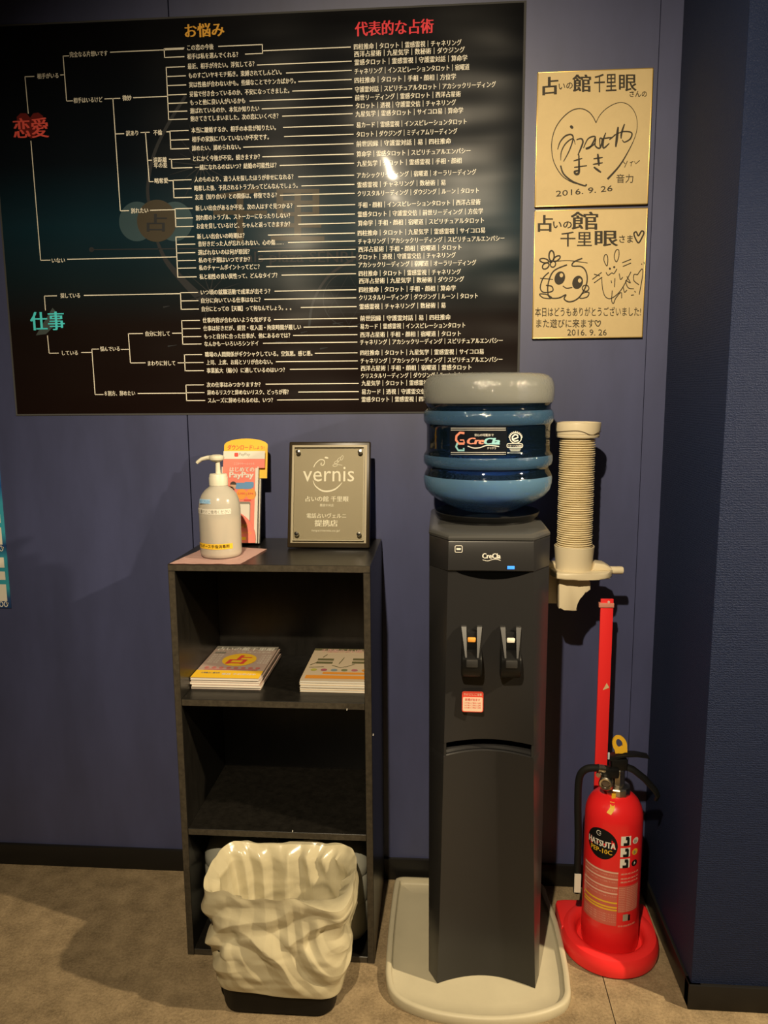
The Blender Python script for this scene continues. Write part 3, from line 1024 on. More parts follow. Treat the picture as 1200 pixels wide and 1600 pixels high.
fin('pump_stem', MB().lathe([(.0055, Z0 + .174), (.0045, Z0 + .200)], BX, BY, 16), M_pump, sb)
m = MB().lathe([(.008, Z0 + .199), (.0145, Z0 + .203), (.0160, Z0 + .207), (.0150, Z0 + .211), (.008, Z0 + .2135), (.001, Z0 + .214)], BX - .002, BY, 24)
m.tube([(BX - .008, BY, Z0 + .2075), (BX - .022, BY, Z0 + .2070), (BX - .034, BY, Z0 + .2040), (BX - .042, BY, Z0 + .1985), (BX - .0445, BY, Z0 + .196)], [.0052, .0046, .0042, .0038, .0034], 12)
fin('pump_head', m, M_pump, sb)


def cyl_surf(cx, cy, r):
    return lambda s, z: (cx + r * math.sin(s / r), cy - r * math.cos(s / r), z)


def wrap_rect(mb, s0, s1, z0, z1, surf, n=14, dz=0.0):
    for k in range(n):
        a, b = s0 + (s1 - s0) * k / n, s0 + (s1 - s0) * (k + 1) / n
        da, db = dz * k / n, dz * (k + 1) / n
        put_poly(mb, [(a, z0 + da), (b, z0 + db), (b, z1 + db), (a, z1 + da)], surf)


cs, ct = cyl_surf(BX, BY, R + .0006), cyl_surf(BX, BY, R + .0010)
s0, _ = at_cyl(317, 800, BX, BY, R)
s1, _ = at_cyl(361, 800, BX, BY, R)
_, za = at_cyl(340, 800, BX, BY, R)
m = MB()
wrap_rect(m, -.050, s1, za - .0055, za + .0055, cs)
lab = fin('paper_label', m, M_paper, sb)
m = MB()
put_text(m, '出る量だけご使用ください', -.047, s1 - .002, za, .0085, ct, .0)
fin('label_print', m, M_grey_print, lab, flip=False)
_, zy = at_cyl(345, 854, BX, BY, R)
m = MB()
wrap_rect(m, -.050, .038, zy - .0062, zy + .0052, cs)
lab = fin('yellow_label', m, M_yellow, sb)
m = MB()
put_text(m, 'アルボース手指消毒剤', -.046, .030, zy, .0078, ct, .01)
fin('label_print', m, M_black, lab, flip=False)
m = MB()
zb = Z0 + .120
cb = lambda s_, z_: (BX - .006 + (R * .955) * math.sin(s_ / R), BY - (R * .955 - (z_ - zb + .006) * .30) * math.cos(s_ / R), z_)
wrap_rect(m, -.030, .0, zb - .0045, zb + .0045, cb)
lab = fin('blue_label', m, mat('pale_blue_label', (.30, .48, .66), .5), sb)
m = MB()
cb2 = lambda s_, z_: (lambda p: (p[0], p[1] - .0006, p[2]))(cb(s_, z_))
put_text(m, '軽くPUSH', -.028, -.002, zb, .0078, cb2, .0)
fin('label_print', m, M_blue, lab, flip=False)

# leaflet holder
LY = -.126
lh = thing('leaflet_holder', (-.172, LY, SH), 'white card leaflet holder with a yellow arched header behind the pump bottle', 'leaflet holder')
m = MB()
hd = [(-.2215, SH + .150), (-.1195, SH + .150), (-.1195, 1.1115)] + [(-.1705 + .051 * math.cos(a), 1.1115 + .0155 * math.sin(a)) for a in [PI * k / 14 for k in range(1, 14)]] + [(-.2215, 1.1115)]
m.prism(hd, LY + .0, LY + .0015)
hdr = fin('header_card', m, M_yellow, lh, 'yellow arched header card')
m = MB()
put_text(m, 'ダウンロード', -.2135, -.155, 1.1065, .0135, Y(LY - .0006), .02, shear=.1)
put_text(m, 'しよう!', -.1525, -.1275, 1.1060, .0085, Y(LY - .0006), .01)
fin('header_print', m, M_red, hdr, flip=False)
m = MB().box(-.2215, -.1350, LY + .002, LY + .016, SH + .0005, 1.070, bev=.0006)
fin('box_back', m, M_paper, lh)
m = MB().box(-.2215, -.1385, LY - .012, LY - .0002, SH + .0005, SH + .006)
m.box(-.1395, -.1370, LY - .012, LY + .002, SH + .0005, 1.060)
m.box(-.2225, -.2210, LY - .012, LY + .002, SH + .0005, 1.060)
fin('box_side', m, M_paper, lh)
pk = [(-.2215, SH + .001), (-.1400, SH + .001)] + [(-.2215 + .0815 * math.cos(a), SH + .012 + .068 * math.sin(a)) for a in [PI / 2 * k / 12 for k in range(0, 13)]]
m = MB().prism(pk, LY - .0135, LY - .0122)
poc = fin('front_pocket', m, M_coral, lh, 'coral red rounded front pocket')
m = MB()
put_text(m, 'キャンペーン', -.186, -.149, SH + .024, .0095, Y(LY - .0141), .0)
put_text(m, 'PayPay', -.198, -.160, SH + .040, .015, Y(LY - .0141), .02)
put_poly(m, [(-.181, SH + .0075), (-.162, SH + .0075), (-.162, SH + .0145), (-.181, SH + .0145)], Y(LY - .0141))
fin('pocket_print', m, M_yellow, poc, flip=False)
lf = thing('leaflet', (-.172, LY, SH), 'coral red payment leaflet standing in the white card holder', 'leaflet')
LF = LY - .0085
fin('leaflet_sheet', MB().box(-.2205, -.1400, LF, LF + .004, SH + .0065, 1.0790), M_coral, lf)
fs = Y(LF - .0005)
ft = Y(LF - .0009)
m = MB()
put_poly(m, [(-.2203, 1.0785), (-.1235, 1.0785), (-.1235, 1.0965), (-.2203, 1.0965)], Y(LF - .0003))
put_poly(m, [(-.1450, .895), (-.1375, .895), (-.1370, 1.0575), (-.1450, 1.0575)], fs)
fin('white_panel', m, M_paper, lf)
m = MB()
put_poly(m, [(-.2203, 1.0575), (-.1235, 1.0575), (-.1235, 1.0785), (-.2203, 1.0785)], Y(LF - .0003))
fin('red_band', m, M_coral, lf)
m = MB()
put_text(m, 'PayPay', -.1835, -.158, 1.0885, .0088, fs, -.01)
fin('brand_print', m, M_grey_print, lf, flip=False)
m = MB()
put_poly(m, rrect(-.1945, -.1855, 1.0835, 1.0925, .002), fs)
fin('brand_emblem', m, M_red, lf)
m = MB()
put_text(m, 'はじめての', -.2045, -.1475, 1.0540, .0130, ft, .03)
put_text(m, 'PayPay', -.2045, -.1490, 1.0395, .0185, ft, .04)
put_text(m, 'ここからキャッシュレス', -.195, -.1475, 1.0675, .0060, ft, .0)
fin('title_print', m, M_white, lf, flip=False)
m = MB()
for c in (-.1755, -.1535):
    put_poly(m, ell(c, .9975, .0118, .0125), fs)
fin('offer_disc', m, M_orange, lf)
m = MB()
put_text(m, '5,000', -.184, -.168, .9985, .0062, ft, .02)
put_text(m, '374', -.161, -.1485, .9985, .0062, ft, .02)
put_poly(m, [(-.170, .9855), (-.1535, .9855), (-.1535, .982), (-.170, .982)], ft)
fin('offer_print', m, M_red, lf, flip=False)
m = MB()
put_poly(m, rrect(-.190, -.152, 1.009, 1.0235, .003), fs)
put_poly(m, rrect(-.170, -.148, 1.0125, 1.0255, .003), Y(LF - .0006))
fin('blue_banner', m, M_blue, lf)
m = MB()
put_poly(m, ell(-.1955, 1.0165, .0065, .0085), ft)
fin('printed_face', m, mat('skin_print', (.62, .38, .24), .6), lf)
m = MB()
put_poly(m, [(-.1955 + .0075 * math.cos(a), 1.0190 + .0075 * math.sin(a)) for a in [PI * k / 10 for k in range(11)]], Y(LF - .0012))
fin('printed_hair', m, mat('hair_print', (.05, .03, .02), .6), lf)
m = MB()
put_poly(m, rrect(-.1850, -.1545, .915, .980, .004), fs)
put_poly(m, rrect(-.1830, -.1560, .915, .9745, .003), ft)
for f in m.bm.faces:
    f.material_index = 0
m.bm.faces.ensure_lookup_table()
m.bm.faces[1].material_index = 1
fin('printed_phone', m, [M_grey_print, M_paper], lf)

for o_ in (lh, lf):
    o_.location = (-.172 - .0165, -.1010, SH + .0042)
    o_.rotation_euler = (math.radians(-13), 0, 0)
    o_.scale = (1.0, 1.0, 1.0)

# award plaque (built upright in its own space, then leaned back)
pq = thing('award_plaque', (.0128, -.1375, SH + .0031), 'gold-grey framed plaque with clear acrylic front standing on the black bookshelf', 'plaque')
BASE[pq.name] = Vector()
M_frame = mat('dark_brown_lacquer', (.030, .021, .010), .28, spec=.5)
M_plate = mat('champagne_metal_plate', (.31, .265, .175), .5, metal=.2)
M_acr = film_bottle('clear_acrylic', (.9, .9, .85), .0, .03)
PW, PH = .0920, .238
m = MB().box(-PW, PW, 0, .012, 0, PH, bev=.003, seg=3)
fin('back_board', m, M_frame, pq, local=True)
fin('metal_plate', MB().box(-PW + .0075, PW - .0075, -.0012, .0002, .0105, PH - .008), M_plate, pq, local=True)
AX, AZ0, AZ1 = PW - .0125, .0155, PH - .0125
fin('acrylic_sheet', MB().box(-AX, AX, -.0085, -.0045, AZ0, AZ1, bev=.0008, seg=1), M_acr, pq, 'clear acrylic sheet', local=True)
m = MB()
for a in ((-AX, -AX + .0012, AZ0, AZ1), (AX - .0016, AX, AZ0, AZ1), (-AX, AX, AZ0, AZ0 + .0012), (-AX, AX, AZ1 - .0012, AZ1)):
    m.box(a[0], a[1], -.0089, -.0041, a[2], a[3])
fin('polished_edge', m, mat('acrylic_edge', (.55, .50, .36), .15, spec=.8), pq, local=True)
for sx in (-1, 1):
    for zz in (AZ0 + .0145, AZ1 - .0125):
        mm = MB().lathe([(.0042, -.0012), (.0042, -.0086), (.0052, -.0088), (.0052, -.0125), (.0042, -.0142), (.0005, -.0146)], sx * (AX - .010), zz, 20, axis='y')
        fin('standoff_screw', mm, M_steel, pq, local=True)
m = MB()
ps = lambda a, b: (-PW + (a - 75) / 1000 * 2 * PW * 1.02 + .0, -.0016, PH - (b - 110) / 1220 * PH)
put_text(m, 'vernis', 250, 865, 488, -265, ps, -.004)
put_stroke(m, smooth_pts([(378, 408), (400, 365), (450, 322), (495, 325), (508, 355), (490, 385), (465, 378), (470, 355)], 5), 10, ps)
put_poly(m, ell(530, 298, 24, 11, rot=.2), ps)
put_stroke(m, smooth_pts([(372, 560), (400, 620), (470, 672), (545, 685), (630, 665), (690, 620), (722, 582)], 5), [4 + 16 * math.sin(PI * k / 30) for k in range(31)], ps)
for cx_, cy_, rot in ((715, 300, 1.9), (680, 320, 2.3), (650, 350, 2.7), (635, 385, 3.0)):
    put_stroke(m, ell(cx_, cy_, 28, 13, 16, rot), 5, ps, close=True)
put_stroke(m, [(660, 375), (722, 385)], 5, ps)
put_text(m, '占いの館 千里眼', 288, 802, 772, -68, ps, .02)
put_text(m, '難波中央店', 460, 625, 845, -34, ps, .01)
put_text(m, '電話占いヴェルニ', 305, 775, 965, -60, ps, .02)
put_text(m, '提携店', 402, 675, 1050, -82, ps, .025)
put_text(m, 'https://vernis.co.jp/', 370, 705, 1138, -34, ps, .0)
fin('engraved_lettering', m, mat('pale_engraving', (.97, .92, .76), .5), pq, 'pale engraved lettering and logo', local=True, flip=False)
m = MB().prism([(.0122, .150), (.0122, .160), (.0700, .0185), (.0640, .0155)], -.02, .02, axis='x', bev=.001)
fin('easel_strut', m, M_frame, pq, local=True)
pq.rotation_euler = (math.radians(-13.5), 0, 0)

# ------------------------------------------------------------------ magazines
SZ = .595


def magazine(x0, x1, y0, y1, z, th, label, group, spine=.0, col=M_paper, cover=M_yellow):
    t = thing('magazine', ((x0 + x1) / 2, (y0 + y1) / 2, z), label, 'magazine', group)
    fin('page_block', MB().box(x0 + .0006, x1 - .0006, y0 + .0006, y1 - .0006, z + .0004, z + th - .0004), col, t)
    m = MB()
    m.box(x0, x1, y0, y1, z + th - .0005, z + th - .0001)
    m.box(x0, x1, y0, y1, z, z + .0004)
    fin('cover', m, cover, t)
    return t


ORD = ['topmost', 'second from the top', 'third from the top', 'fourth from the top', 'bottom']
M_mag1 = mat('mauve_grey_cover', (.50, .37, .31), .35, coat=.4)
M_mag2 = mat('pale_cream_cover', (.74, .60, .42), .35, coat=.4)
GL, GR = 'magazines stacked on the upper shelf'.replace('stacked', 'stacked left'), 'magazines stacked right on the upper shelf'
n = 5
th = .0052
topL = topR = None
for k in range(n):
    dx = (.0, .0015, -.001, .004, .002)[k]
    dy = (.0, .002, .001, -.001, .002)[k]
    lb = ('mauve magazine with a red character in a yellow circle, on top of its stack' if k == 0 else 'magazine under the yellow-circle one, %s of that stack' % ORD[k])
    t = magazine(-.2775 + dx - (.0015 if k else 0), -.1275 + dx + (.0015 if k else 0), -.243 + dy, -.035 + dy, SZ + .0005 + (n - 1 - k) * th, th - .0001, lb, GL, cover=M_mag1)
    if k == 0:
        topL = t
for k in range(n):
    dx = (.0, -.001, .001, -.0005, .0)[k]
    dy = (.0, .001, -.001, .0015, .0)[k]
    lb = ('cream magazine with olive boxes and coloured dots, on top of its stack' if k == 0 else 'magazine under the olive-box one, %s of that stack' % ORD[k])
    t = magazine(-.0375 + dx, .1045 + dx, -.246 + dy, -.040 + dy, SZ + .0005 + (n - 1 - k) * th, th - .0001, lb, GR, cover=M_mag2)
    if k == 0:
        topR = t
zt = SZ + .0005 + n * th
mz = lambda x0, x1, y0, y1, dz: (lambda a, b: (x0 + (x1 - x0) * a, y0 + (y1 - y0) * b, zt + dz))
c1, c2, c3 = (mz(-.2775, -.1275, -.243, -.035, d) for d in (.0003, .0006, .0009))
m = MB()
put_poly(m, [(0, 0), (1, 0), (1, .22), (0, .22)], c1)
fin('orange_band', m, M_yellow, topL)
m = MB()
put_poly(m, [(0, .90), (1, .90), (1, 1), (0, 1)], c1)
put_text(m, '大特集占い案内所', .10, .38, .14, .05, c2, .02)
put_poly(m, [(.05, .75), (.22, .75), (.22, .80), (.05, .80)], c2)
fin('dark_print', m, M_grey_print, topL, flip=False)
m = MB()
put_poly(m, ell(.52, .55, .26, .20, 40), c2)
fin('yellow_disc', m, M_yellow, topL, 'yellow disc on the cover')
m = MB()
put_text(m, '占', .36, .68, .55, .30, c3, .045, shear=.15)
fin('cover_character', m, M_red, topL, 'red character in the disc', flip=False)
m = MB()
put_text(m, '占いの館千里眼', .06, .96, .90, .12, c3, .03)
put_text(m, 'タロット 手相 西洋占星術', .06, .93, .80, .045, c2, .0)
put_text(m, '電話 予約受付中', .42, .92, .11, .055, c2, .02)
for k in range(5):
    put_text(m, '運命 恋愛', .05, .22, .70 - k * .06, .04, c2, .0)
    put_text(m, '仕事 金運', .82, .98, .70 - k * .06, .04, c2, .0)
fin('cover_lettering', m, M_white, topL, flip=False)
m = MB()
for k in range(8):
    put_poly(m, ell(.12 + k * .11, .30, .036, .026, 16), c2)
put_poly(m, [(.10, .235), (.90, .235), (.90, .26), (.10, .26)], c2)
fin('pink_dots', m, mat('dusky_pink_print', (.52, .16, .14), .5), topL)
c1, c2, c3 = (mz(-.0375, .1045, -.246, -.040, d) for d in (.0003, .0006, .0009))
m = MB()
put_poly(m, [(.06, .06), (1, .06), (1, .15), (.06, .15)], c1)
put_poly(m, [(.3, .19), (1, .19), (1, .25), (.3, .25)], c1)
fin('orange_band', m, M_orange, topR)
m = MB()
for a, b in ((.13, .60), (.13, .50), (.70, .62), (.70, .52)):
    put_poly(m, [(a, b), (a + .26, b), (a + .26, b + .06), (a, b + .06)], c2)
for pts in ([(.05, .45), (.15, .55)], [(.40, .45), (.55, .38), (.62, .42)], [(.55, .70), (.50, .5)], [(.62, .40), (.75, .5)], [(.2, .70), (.25, .80)], [(.05, .38), (.28, .40)]):
    put_stroke(m, pts, .012, c2)
put_poly(m, [(0, .93), (1, .93), (1, 1), (0, 1)], c1)
fin('olive_boxes', m, mat('olive_print', (.16, .15, .07), .5), topR)
m = MB()
put_text(m, '千里眼の占い師たち', .12, 1.0, .92, .12, c3, .03)
fin('cover_lettering', m, mat('pink_white_print', (.82, .52, .44), .5), topR, flip=False)
for k, c in enumerate(((.50, .48, .10), (.45, .12, .16), (.25, .33, .36), (.22, .24, .12), (.50, .18, .20), (.70, .30, .05))):
    m = MB()
    put_poly(m, ell(.14 + k * .16, .31, .05, .035, 18), c2)
    fin('colour_dot', m, mat('dot_print_%d' % k, c, .5), topR)

# ------------------------------------------------------------------ plastic jugs in the bottom compartment
M_jug = film_bottle('cloudy_plastic', (.62, .62, .52), .80, .2)


def jug(x0, x1, y0, y1, label):
    z0, z1 = T + .001, .262
    t = thing('water_jug', ((x0 + x1) / 2, (y0 + y1) / 2, z0), label, 'jug', 'empty jugs under the bookshelf')
    cx, cy, hx, hy = (x0 + x1) / 2, (y0 + y1) / 2, (x1 - x0) / 2, (y1 - y0) / 2
    loops = []
    for z, s in ((z0, .80), (z0 + .008, .92), (z0 + .025, .99), (z0 + .045, 1.0), (z0 + .085, 1.0), (z0 + .092, .965), (z0 + .099, 1.0), (z0 + .150, 1.0), (z0 + .157, .965), (z0 + .164, 1.0), (z0 + .182, .985), (z0 + .205, .86), (z0 + .222, .62), (z0 + .230, .36)):
        loops.append([(a, b, z) for a, b in rrect(cx - hx * s, cx + hx * s, cy - hy * s, cy + hy * s, min(hx, hy) * .62 * s, 6)])
    fin('jug_body', MB().loft(loops), M_jug, t)
    m = MB().tube([(cx - .035, cy - .02, z0 + .205), (cx - .038, cy - .035, z0 + .222), (cx - .03, cy - .04, z0 + .238), (cx - .005, cy - .02, z0 + .250), (cx, cy, z0 + .252)], .007, 10)
    fin('jug_handle', m, M_jug, t)
    fin('jug_cap', MB().lathe([(.022, z0 + .230), (.022, z0 + .246), (.019, z0 + .248)], cx, cy, 24), M_pump, t)
    return t


jug(-.2735, -.1225, -.255, -.075, 'cloudy plastic water jug under the bookshelf, the one at the left of the bin')
jug(-.0450, .1045, -.272, -.092, 'cloudy plastic water jug under the bookshelf, the one at the right of the bin')

# ================================================================== WASTE BIN AND LINER
BCX, BCY = -.060, -.382
bn = thing('waste_bin', (BCX, BCY, 0), 'black rectangular waste bin on the carpet in front of the bookshelf', 'bin')


def binr(z):
    k = z / .25
    return .1135 + .0235 * k, .0715 + .0125 * k


def rloop(hx, hy, z, r=.036, n=6, cx=BCX, cy=BCY):
    return [(a, b, z) for a, b in rrect(cx - hx, cx + hx, cy - hy, cy + hy, r, n)]


lo = []
for z, ds in ((0.0, -.006), (.004, -.001), (.012, 0), (.13, 0), (.240, 0), (.244, .002), (.247, .002), (.247, -.002), (.240, -.003), (.13, -.003), (.012, -.003)):
    hx, hy = binr(z)
    lo.append(rloop(hx + ds, hy + ds, z))
fin('bin_body', MB().loft(lo), mat('matt_black_plastic', (.006, .0055, .005), .5, spec=.25), bn)

bag = MB()
NT = 640
zin = [.06, .09, .12, .15, .18, .205, .225, .240, .252, .262, .269]
zout = [.2725, .2715, .268, .262, .254] + [.254 - .199 * (k + 1) / 130 for k in range(130)]


def rr_point(hx, hy, t, p=5.0):
    a = 2 * PI * t
    c, s_ = math.cos(a), math.sin(a)
    d = (abs(c / hx) ** p + abs(s_ / hy) ** p) ** (-1 / p)
    return Vector((c * d, s_ * d))


def crease(a, b, seed, sharp=1.0):
    """ridged noise: narrow crests, wide hollows"""
    v = 1 - math.sqrt(noise.noise((a, b, seed)) ** 2 + .0035) ** .75 * 2.0
    return max(-.6, v) * sharp


def tri(x):
    x = abs(2 * (x - math.floor(x)) - 1)
    return x * x * (3 - 2 * x) * .25 + x * .75


def sstep(a, b, x):
    t = max(0.0, min(1.0, (x - a) / (b - a)))
    return t * t * (3 - 2 * t)


rings = []
for li, z in enumerate(zin + zout):
    outer = li >= len(zin)
    ring = []
    for k in range(NT):
        t = k / NT
        a = 2 * PI * t
        hx, hy = binr(min(z, .247))
        ca, sa = math.cos(a), math.sin(a)
        q0 = rr_point(hx, hy, t)
        n2 = Vector((abs(ca) ** .6 * math.copysign(1, ca) / hx, abs(sa) ** .6 * math.copysign(1, sa) / hy)).normalized()
        # position along the wall of the bin, in metres, continuous round the loop
        px, py = q0.x, q0.y
        rimk = sstep(.250, .268, z)
        lip = .0055 * noise.noise((px * 9, py * 9, 4.4)) + .003 * noise.noise((px * 30, py * 30, 2.4))
        if not outer:
            w_ = .75 * tri((px + py) / .055 + z * 4.5 + .9 * noise.noise((px * 9, py * 9, z * 6))) + .25 * abs(noise.noise((px * 40 + z * 20, py * 40, z * 12)))
            off = -.0050 - .014 * (1 - rimk) * w_
            off += rimk * (.0135 + lip)
        else:
            belly = math.sin(PI * max(0.0, min(1.0, (z - .055) / .215))) ** .7
            sx_ = px - py
            w1 = .55 * noise.noise((px * 6, py * 6, z * 7 + 2))
            w2 = .55 * noise.noise((px * 7, py * 7, z * 6 + 9))
            w3 = .70 * noise.noise((px * 5, py * 5, z * 8 + 14))
            d1 = tri((sx_ * .80 + z * .75) / .078 + w1 * 1.5)
            d2 = tri((sx_ * .70 - z * .95) / .095 + w2 * 1.5)
            d3 = tri((z * 1.25 + sx_ * .18) / .070 + w3 * 1.4)
            d5 = tri((sx_ * 1.0 + z * .35) / .034 + w2 * 3)
            d4 = noise.noise((px * 38 + z * 20, py * 38, z * 45))
            m1 = sstep(-.25, .30, noise.noise((px * 7, py * 7, z * 9 + 5)))
            m3 = sstep(-.20, .35, noise.noise((px * 6 + 4, py * 6, z * 7 + 1)))
            off = .0105 + .0075 * belly * (.4 + m1) + .003 * rimk + belly * (.0150 * (d1 - .5) * m1 + .0150 * (d2 - .5) * (1 - m1) + .0130 * (d3 - .5) * m3 + .0045 * (d5 - .5) * (1 - m3) + .0012 * d4)
            off = max(off, .0040) + rimk * lip
            off = min(off, .030)
        p = q0 + n2 * off
        zz = z
        if z > .2:
            k_ = sstep(.20, .27, z)
            zz += k_ * (.008 * noise.noise((px * 11, py * 11, 3.1)) + .0045 * noise.noise((px * 40, py * 40, 8)))
            # the corner at the front right is folded over and hangs outwards
            d = math.exp(-((t - .90) / .045) ** 2)
            zz += -.016 * k_ * d * (1 if outer else .4)
            p += n2 * (.012 * d * k_ if outer else -.016 * d * k_)
            # the front edge sags a little between the corners
            zz += .010 * k_ * math.exp(-((t - .62) / .03) ** 2)
        if outer and z < .08:
            zz += (.08 - z) / .025 * .0035 * noise.noise((px * 14, py * 14, 6)) - .006 * (px + .0) / .12 * (.08 - z) / .025
        ring.append(bag.bm.verts.new((BCX + .002 + p.x, BCY + p.y, zz)))
    rings.append(ring)
for i in range(len(rings) - 1):
    for k in range(NT):
        bag.bm.faces.new((rings[i][k], rings[i][(k + 1) % NT], rings[i + 1][(k + 1) % NT], rings[i + 1][k]))
bag.bm.faces.new(rings[0])
bl = fin('bin_liner', bag, M_bag, None, ang=70)
tag(bl, 'crumpled ivory plastic bag lining and hanging over the black bin', 'bin liner')

# ================================================================== FLOOR TRAY UNDER THE DISPENSER
TX, TY0, TY1 = .3365, -.022, -.455
out = []
for u, v in ((620, 1368), (613, 1400), (607, 1450), (603, 1500), (603, 1525), (610, 1548), (632, 1566), (675, 1582), (730, 1591), (785, 1593), (840, 1586), (878, 1572), (891, 1556), (891, 1535), (886, 1500), (872, 1440), (862, 1400)):
    p = at(u, v, 'z', .02)
    out.append((p.x, p.y))
out[0] = (.1505, -.040)
out[-1] = (.5235, -.075)
out += [(.5215, -.040), (.510, -.024), (.485, -.0205), (.400, -.0205), (.300, -.0205), (.195, -.0205), (.168, -.0215), (.1545, -.028)]
out = smooth_pts(out, 4, True)
cxo = sum(p[0] for p in out) / len(out)
cyo = sum(p[1] for p in out) / len(out)


def inset(pts, d):
    n = len(pts)
    r = []
    for i in range(n):
        a, b = Vector(pts[i - 1]), Vector(pts[(i + 1) % n])
        t = (b - a).normalized()
        nn = Vector((-t.y, t.x))
        if nn.dot(Vector((cxo, cyo)) - Vector(pts[i])) < 0:
            nn = -nn
        q = Vector(pts[i]) + nn * d
        r.append((q.x, q.y))
    return r


lo = [[(a, b, z) for a, b in inset(out, d)] for d, z in ((.001, 0), (0, .004), (0, .017), (.002, .0205), (.0075, .0215), (.012, .0195), (.014, .011), (.017, .0085), (.05, .008))]
tr = fin('drip_mat', MB().loft(lo), M_tray, None, ang=50)
tag(tr, 'ivory plastic floor tray under the black water dispenser', 'tray')

# ================================================================== WATER DISPENSER
DXC = .356
wd = thing('water_dispenser', (DXC, -.2, .008), 'tall black water dispenser standing on the ivory floor tray', 'water dispenser')
XO0, XO1, YO, YB = .2400, .4715, -.322, -.052


def fl(z):  # front panel edges by height
    k = max(0, min(1, (z - .02) / .93))
    return .2585 + .0185 * k ** .8, .4600 - .0255 * k ** .8


def sect(z, yf, conc, back=YB, x0=XO0, x1=XO1, yo=YO, n=14):
    a, b = fl(z)
    pts = [(x1, back, z), (x0, back, z), (x0, yo, z)]
    r_ = .003
    pts.append((a, yf, z))
    for k in range(1, n):
        t = k / n
        pts.append((a + (b - a) * t, yf + conc * math.sin(PI * t) ** .9, z))
    pts.append((b, yf, z))
    pts.append((x1, yo, z))
    return pts


m = MB().box(XO0 + .0015, XO1 - .0015, -.334, YB, .0085, .945, bev=.002)
# the cabinet behind the front mouldings, cut back so that the curved door shows
for v in m.bm.verts:
    if v.co.y < -.30:
        v.co.y = -.310
fin('cabinet_body', m, M_disp_side, wd)
lo = [sect(z, -.357 - .013 * (z / .52), .0295, back=-.300) for z in (.0085, .012, .10, .2, .3, .4, .5, .5195)]
a = sect(.5212, -.3680, .0295, back=-.300)
lo.append(a)
fin('lower_door', MB().loft(lo), M_dispenser, wd)
lo = [sect(z, -.371, c_, back=-.300) for z, c_ in ((.5475, .0235), (.550, .0230), (.57, .021), (.60, .0165), (.63, .0115), (.66, .007), (.69, .0035), (.72, .001), (.75, .0), (.85, .0), (.8925, .0))]
fin('tap_panel', MB().loft(lo), M_dispenser, wd)
lo = [sect(.8935, -.3735, .0, back=-.300), sect(.8955, -.3755, .0, back=-.300), sect(.949, -.3755, .0, back=-.300), sect(.952, -.3735, .0, back=-.300)]
cpan = fin('control_panel', MB().loft(lo), M_dispenser, wd)


def topsec(z, ins):
    a, b = fl(.95)
    return [(XO1 - ins, YB + ins * -1, z), (XO0 + ins, YB - ins, z), (XO0 + ins, -.318 + ins * .5, z), (a + ins * .5, -.3765 + ins, z), (b - ins * .5, -.3765 + ins, z), (XO1 - ins, -.318 + ins * .5, z)]


M_top = mat('grey_plastic_top', (.060, .060, .058), .28, spec=.5)
fin('top_cover', MB().loft([topsec(.9535, -.0005), topsec(.958, -.001), topsec(.9625, .002), topsec(.9650, .008), topsec(.9670, .03)]), M_top, wd)
BTX, BTY = .3575, -.2
m = MB().lathe([(.098, .966), (.099, .971), (.104, .975), (.108, .983), (.1065, .9845), (.099, .978), (.085, .973), (.06, .971), (.05, .966)], BTX, BTY, 56)
fin('bottle_seat', m, M_black_plastic, wd)
# the slot above the lower door with the drip tray in it
m = MB()
a_, b_ = fl(.53)
for e0, e1, xo in ((a_, a_ + .0045, XO0), (b_, b_ - .0045, XO1)):
    pl_ = [(xo, -.300), (xo, YO), (e0, -.3695), (e1, -.3690), (e1, -.300)]
    m.prism(pl_, .5205, .5480, axis='z')
fin('slot_end', m, M_dispenser, wd)
m = MB().loft([sect(.5225, -.3640, .0285, back=-.305), sect(.5275, -.3610, .0275, back=-.305), sect(.5285, -.357, .026, back=-.305)])
fin('drip_tray', m, M_dispenser, wd, 'drip tray lip below the dark slot')
m = MB().loft([sect(z, -.343, .018, back=-.305) for z in (.5285, .5475)])
fin('slot_recess_shade', m, mat('slot_shade_black', (.0015, .0015, .0015), 1.0, spec=0.0), wd)  # shade inside the slot put into a near-black fill
# finger recess under the control panel, its shade painted as a black lens
m = MB()
lens = [(.290, .8925), (.4325, .8935)] + [(.4325 - .1425 * k / 16, .8935 - .001 * k / 16 - .0155 * math.sin(PI * k / 16) ** .8) for k in range(1, 16)]
m.prism(lens, -.3716, -.360)
fin('finger_recess_shade', m, mat('recess_shade_black', (.0015, .0015, .0015), 1.0, spec=0.0), wd)


